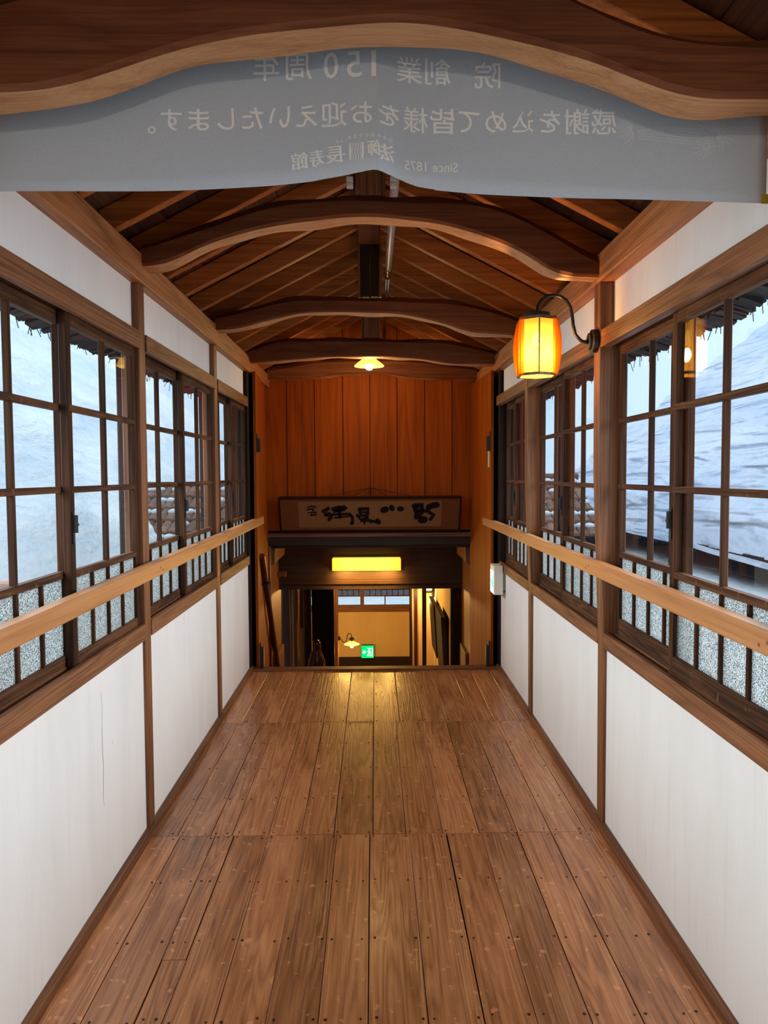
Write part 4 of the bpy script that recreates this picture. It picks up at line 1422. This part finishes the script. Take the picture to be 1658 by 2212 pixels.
orn = MB().lathe([(0.12, -2.6), (0.13, -1.2), (0.12, -0.95), (0.105, -0.80), (0.10, -0.68), (0.07, -0.60), (0.045, -0.55), (0.055, -0.50), (0.04, -0.45), (0.012, -0.43)], (-0.665, 8.42, 0), 20)
tag(orn.build('carved_ornament', plain('dark_red_lacquer', srgb(52, 17, 11), 0.18, 0.7, 0, 0.25), smooth=True, origin=(-0.665, 8.42, -2.6)), 'dark glossy red brown rounded figure in front of the dark panel downstairs', 'ornament')

# ================================================================== outside
def heightfield(name, xs, ys, fz, mat):
    vs = [(x, y, fz(x, y)) for x in xs for y in ys]
    ny = len(ys)
    fs = [(i * ny + j, i * ny + j + 1, (i + 1) * ny + j + 1, (i + 1) * ny + j) for i in range(len(xs) - 1) for j in range(ny - 1)]
    if xs[-1] < xs[0]:
        fs = [f[::-1] for f in fs]
    fs = [f[::-1] for f in fs]
    return MB().add(vs, fs).build(name, mat, smooth=True)


def fbm(x, y, seed=0.0):
    return (math.sin(x * 1.3 + seed) * math.cos(y * 0.9 + seed * 2) + 0.5 * math.sin(x * 2.9 + y * 1.7 + seed) + 0.25 * math.sin(x * 5.3 - y * 4.1 + seed * 3) + 0.12 * math.sin(x * 11 + y * 9)) / 1.87


def left_snow(x, y):
    d = -1.35 - x
    base = float(np.interp(d, [0, 0.5, 0.9, 2.0, 4.0, 8.0], [0.15, 0.25, 0.55, 1.75, 3.9, 7.5]))
    gully = -0.5 * math.exp(-((y - 5.2) / 0.9) ** 2) * math.exp(-((d - 1.2) / 1.2) ** 2)
    z = base + 0.10 * fbm(x, y, 1.0) + gully + 0.03 * math.sin(d * 11 + 2.0 * math.sin(y * 1.7)) + 0.05 * fbm(x * 3, y * 2.3, 6.0)
    if y > 7.0:
        z = max(z, 0.42)
    if y > 11.0 and x > -2.32:
        z = -1.2
    return z


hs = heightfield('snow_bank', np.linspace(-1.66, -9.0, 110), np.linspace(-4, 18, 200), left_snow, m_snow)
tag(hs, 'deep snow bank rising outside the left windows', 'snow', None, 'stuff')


def right_ground(x, y):
    d = x - 1.35
    return 0.45 + 0.10 * d + 0.04 * fbm(x, y, 4.0) - 0.25 * math.exp(-d / 0.25)


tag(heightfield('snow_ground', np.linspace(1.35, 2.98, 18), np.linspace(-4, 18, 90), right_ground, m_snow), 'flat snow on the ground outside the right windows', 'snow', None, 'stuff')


def right_roof(x, y):
    d = x - 2.75
    lip = -0.12 * max(0.0, 1 - d / 0.3) ** 2
    return 0.98 + 0.78 * d + lip + 0.045 * fbm(x, y * 0.7, 2.0) + 0.03 * math.sin(d * 9 + 0.8 * math.sin(y * 1.3)) + 0.015 * math.sin(d * 21 + y)


nr = empty('neighbour_house', (2.9, 4, 0.4), 'low house outside the right windows under a thick load of snow', 'house')
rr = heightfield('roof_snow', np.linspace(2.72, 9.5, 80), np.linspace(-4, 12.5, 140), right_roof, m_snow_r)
rr.parent = nr
rr.location = -Vector(nr.location)
k = MB().box(3.0, 3.06, -4, 12.5, 0.3, 0.86)
k.build('board_wall', m_outer, nr)
k = MB()
yy = -4.0
while yy < 12.5:
    L = random.uniform(0.06, 0.22)
    dz = random.uniform(0, 0.03)
    k.box(2.74, 3.06, yy, yy + L, 0.800 - dz, 0.852 - dz * 0.5)
    yy += L
k.build('bark_eave', m_outer, nr)

m_hill = NT('snowy_hillside')
_v = m_hill.coords()
_n = m_hill.noise(m_hill.mapping(_v, (1.6, 1.6, 0.5)), 1.0, 6.0, 0.65)
_n2 = m_hill.noise(_v, 0.25, 3.0)
_f = m_hill.math('MULTIPLY', m_hill.maprange(_n, 0.5, 0.66, 0.0, 1.0), m_hill.maprange(_n2, 0.4, 0.6, 0.0, 0.5), clamp=True)
_c = m_hill.mix(_f, (0.60, 0.72, 0.84, 1), (0.30, 0.37, 0.44, 1))
m_hill = m_hill.done(m_hill.principled(_c, 0.9, None, 0.1).outputs[0])
hill = heightfield('snowy_hillside', np.linspace(-34, 40, 60), np.linspace(20, 46, 26), lambda x, y: -1 + 0.85 * (y - 20) + 0.10 * abs(x) + 1.2 * fbm(x * 0.25, y * 0.3, 5), m_hill)
tag(hill, 'snow covered hillside with bare trees far behind the tiled roofs', 'hillside', None, 'structure')

# ragged bark eaves of this roof and the outer eave posts
for s, xe, nm in ((-1, -1.43, 'left'), (1, 1.50, 'right')):
    k = MB()
    y = -1.6
    while y < 6.6:
        L = random.uniform(0.012, 0.05)
        dz = random.uniform(0.0, 0.026) + 0.012 * math.sin(y * 3.1) + 0.010 * math.sin(y * 7.7)
        tl = random.uniform(-0.02, 0.02)
        xa, xb = xe - s * 0.10, xe + random.uniform(-0.015, 0.015)
        z0 = 2.08 + dz * 0.8
        zr_ = roofz(xa) + 0.097 - 0.012
        k.hexa([(xa, y, z0 + 0.03), (xb, y, z0), (xb, y, zr_ - 0.05), (xa, y, zr_)], [(xa, y + L, z0 + 0.03 + tl), (xb, y + L, z0 + tl * 0.5), (xb, y + L, zr_ - 0.05), (xa, y + L, zr_)])
        if random.random() < 0.4:
            yy = y + random.uniform(0, L)
            k.tube([(xb, yy, z0 + 0.01), (xb - s * random.uniform(-0.02, 0.02), yy + random.uniform(-0.015, 0.015), z0 - random.uniform(0.02, 0.05))], 0.0018, 4)
        y += L
    tag(k.build('bark_eave', m_outer), 'ragged dark bark edge of the roof outside the %s windows' % nm, 'eave', None, 'stuff')
    ys = ((0.2, 2.05, 3.85, 5.65) if s < 0 else (-0.8, 1.2, 3.21, 5.22))
    xo = -1.32 if s < 0 else 1.315
    desc = ['beside the viewer', 'nearest the viewer', 'second from the banner', 'last before the stairs']
    for yy, dsc in zip(ys, desc):
        if yy < 3:
            continue
        zb_ = 0.0 if s < 0 else 0.40
        o = MB().box(xo, xo + 0.075, yy, yy + 0.075, zb_, 2.19).build('eave_post', m_outer, bevel=0.006, origin=(xo, yy, zb_))
        tag(o, 'dark weathered eave post outside the %s windows, %s' % (nm, dsc), 'post', 'eave posts outside')


# tiled roofs seen low outside
def tiled_roof(xa, xb, y, ztop, rows_, lab, run=0.28):
    r = empty('tiled_roof', ((xa + xb) / 2, y, ztop - rows_ * 0.125), lab, 'roof')
    tm = MB()
    sn = MB()
    nn = int(abs(xb - xa) / 0.10)
    for j in range(rows_):
        for i in range(nn):
            x = xa + (xb - xa) * (i + 0.5) / nn
            z = ztop - j * 0.125
            yy = y - j * run
            ring0, ring1 = [], []
            for q in range(8):
                a = math.pi * q / 7
                ring0.append((x + 0.053 * math.cos(a), yy, z + 0.034 * math.sin(a)))
                ring1.append((x + 0.053 * math.cos(a), yy - run - 0.06, z - 0.12 + 0.034 * math.sin(a)))
            tm.hexa(ring0, ring1)
            if random.random() < 0.6:
                c = (x, yy - 0.14, z - 0.02)
                sn.lathe([(0.055, -0.03), (0.06, 0.008), (0.035, 0.025), (0.01, 0.032)], c, 8)
    tm.tube([(xa - 0.05, y, ztop + 0.03), (xb + 0.05, y, ztop + 0.03)], 0.045, 10)
    tm.build('tiles', wood('roof_tile_clay_%d' % len(bpy.data.materials), srgb(74, 54, 46), srgb(118, 92, 80), srgb(150, 122, 108), 'X', rough=0.7, rings=3, island=True, var=0.25), r)
    sn.build('snow_patches', m_snow, r, smooth=True)
    b = MB().box(xa, xb, y - rows_ * run - 0.02, y + 0.2, ztop - rows_ * 0.125 - 0.3, ztop - rows_ * 0.125 - 0.02)
    b.build('eave_wall', m_outer, r)
    return r


tiled_roof(-3.4, -1.7, 9.4, 1.30, 5, 'brown tiled roof with snow patches, low outside the left middle windows')
tiled_roof(1.75, 2.6, 9.6, 1.38, 5, 'brown tiled roof with snow patches, low outside the right middle windows')
tiled_roof(-2.45, -1.85, 3.7, 0.86, 2, 'corner of a tiled roof poking from the snow low outside the nearest left window', 0.16)

# what the lower window looks out on
tag(heightfield('snow_yard', np.linspace(-2.1, 1.3, 20), np.linspace(11.15, 12.95, 16), lambda x, y: -0.86 + 0.10 * (y - 11.15) + 0.02 * fbm(x * 2, y, 3), m_snow), 'snow in the yard behind the lower window', 'snow', None, 'stuff')
k = MB()
for j in range(14):
    k.box(-2.1, 1.3, 13.0 + j * 0.03, 13.05 + j * 0.03, -0.72 + j * 0.14, -0.72 + j * 0.14 + 0.128)
tag(k.build('board_fence', plain('grey_boards', srgb(88, 90, 98), 0.8, 0.2, 0, 0.3), origin=(0, 13, -0.72)), 'grey weathered board wall seen through the lower lattice window', 'fence')
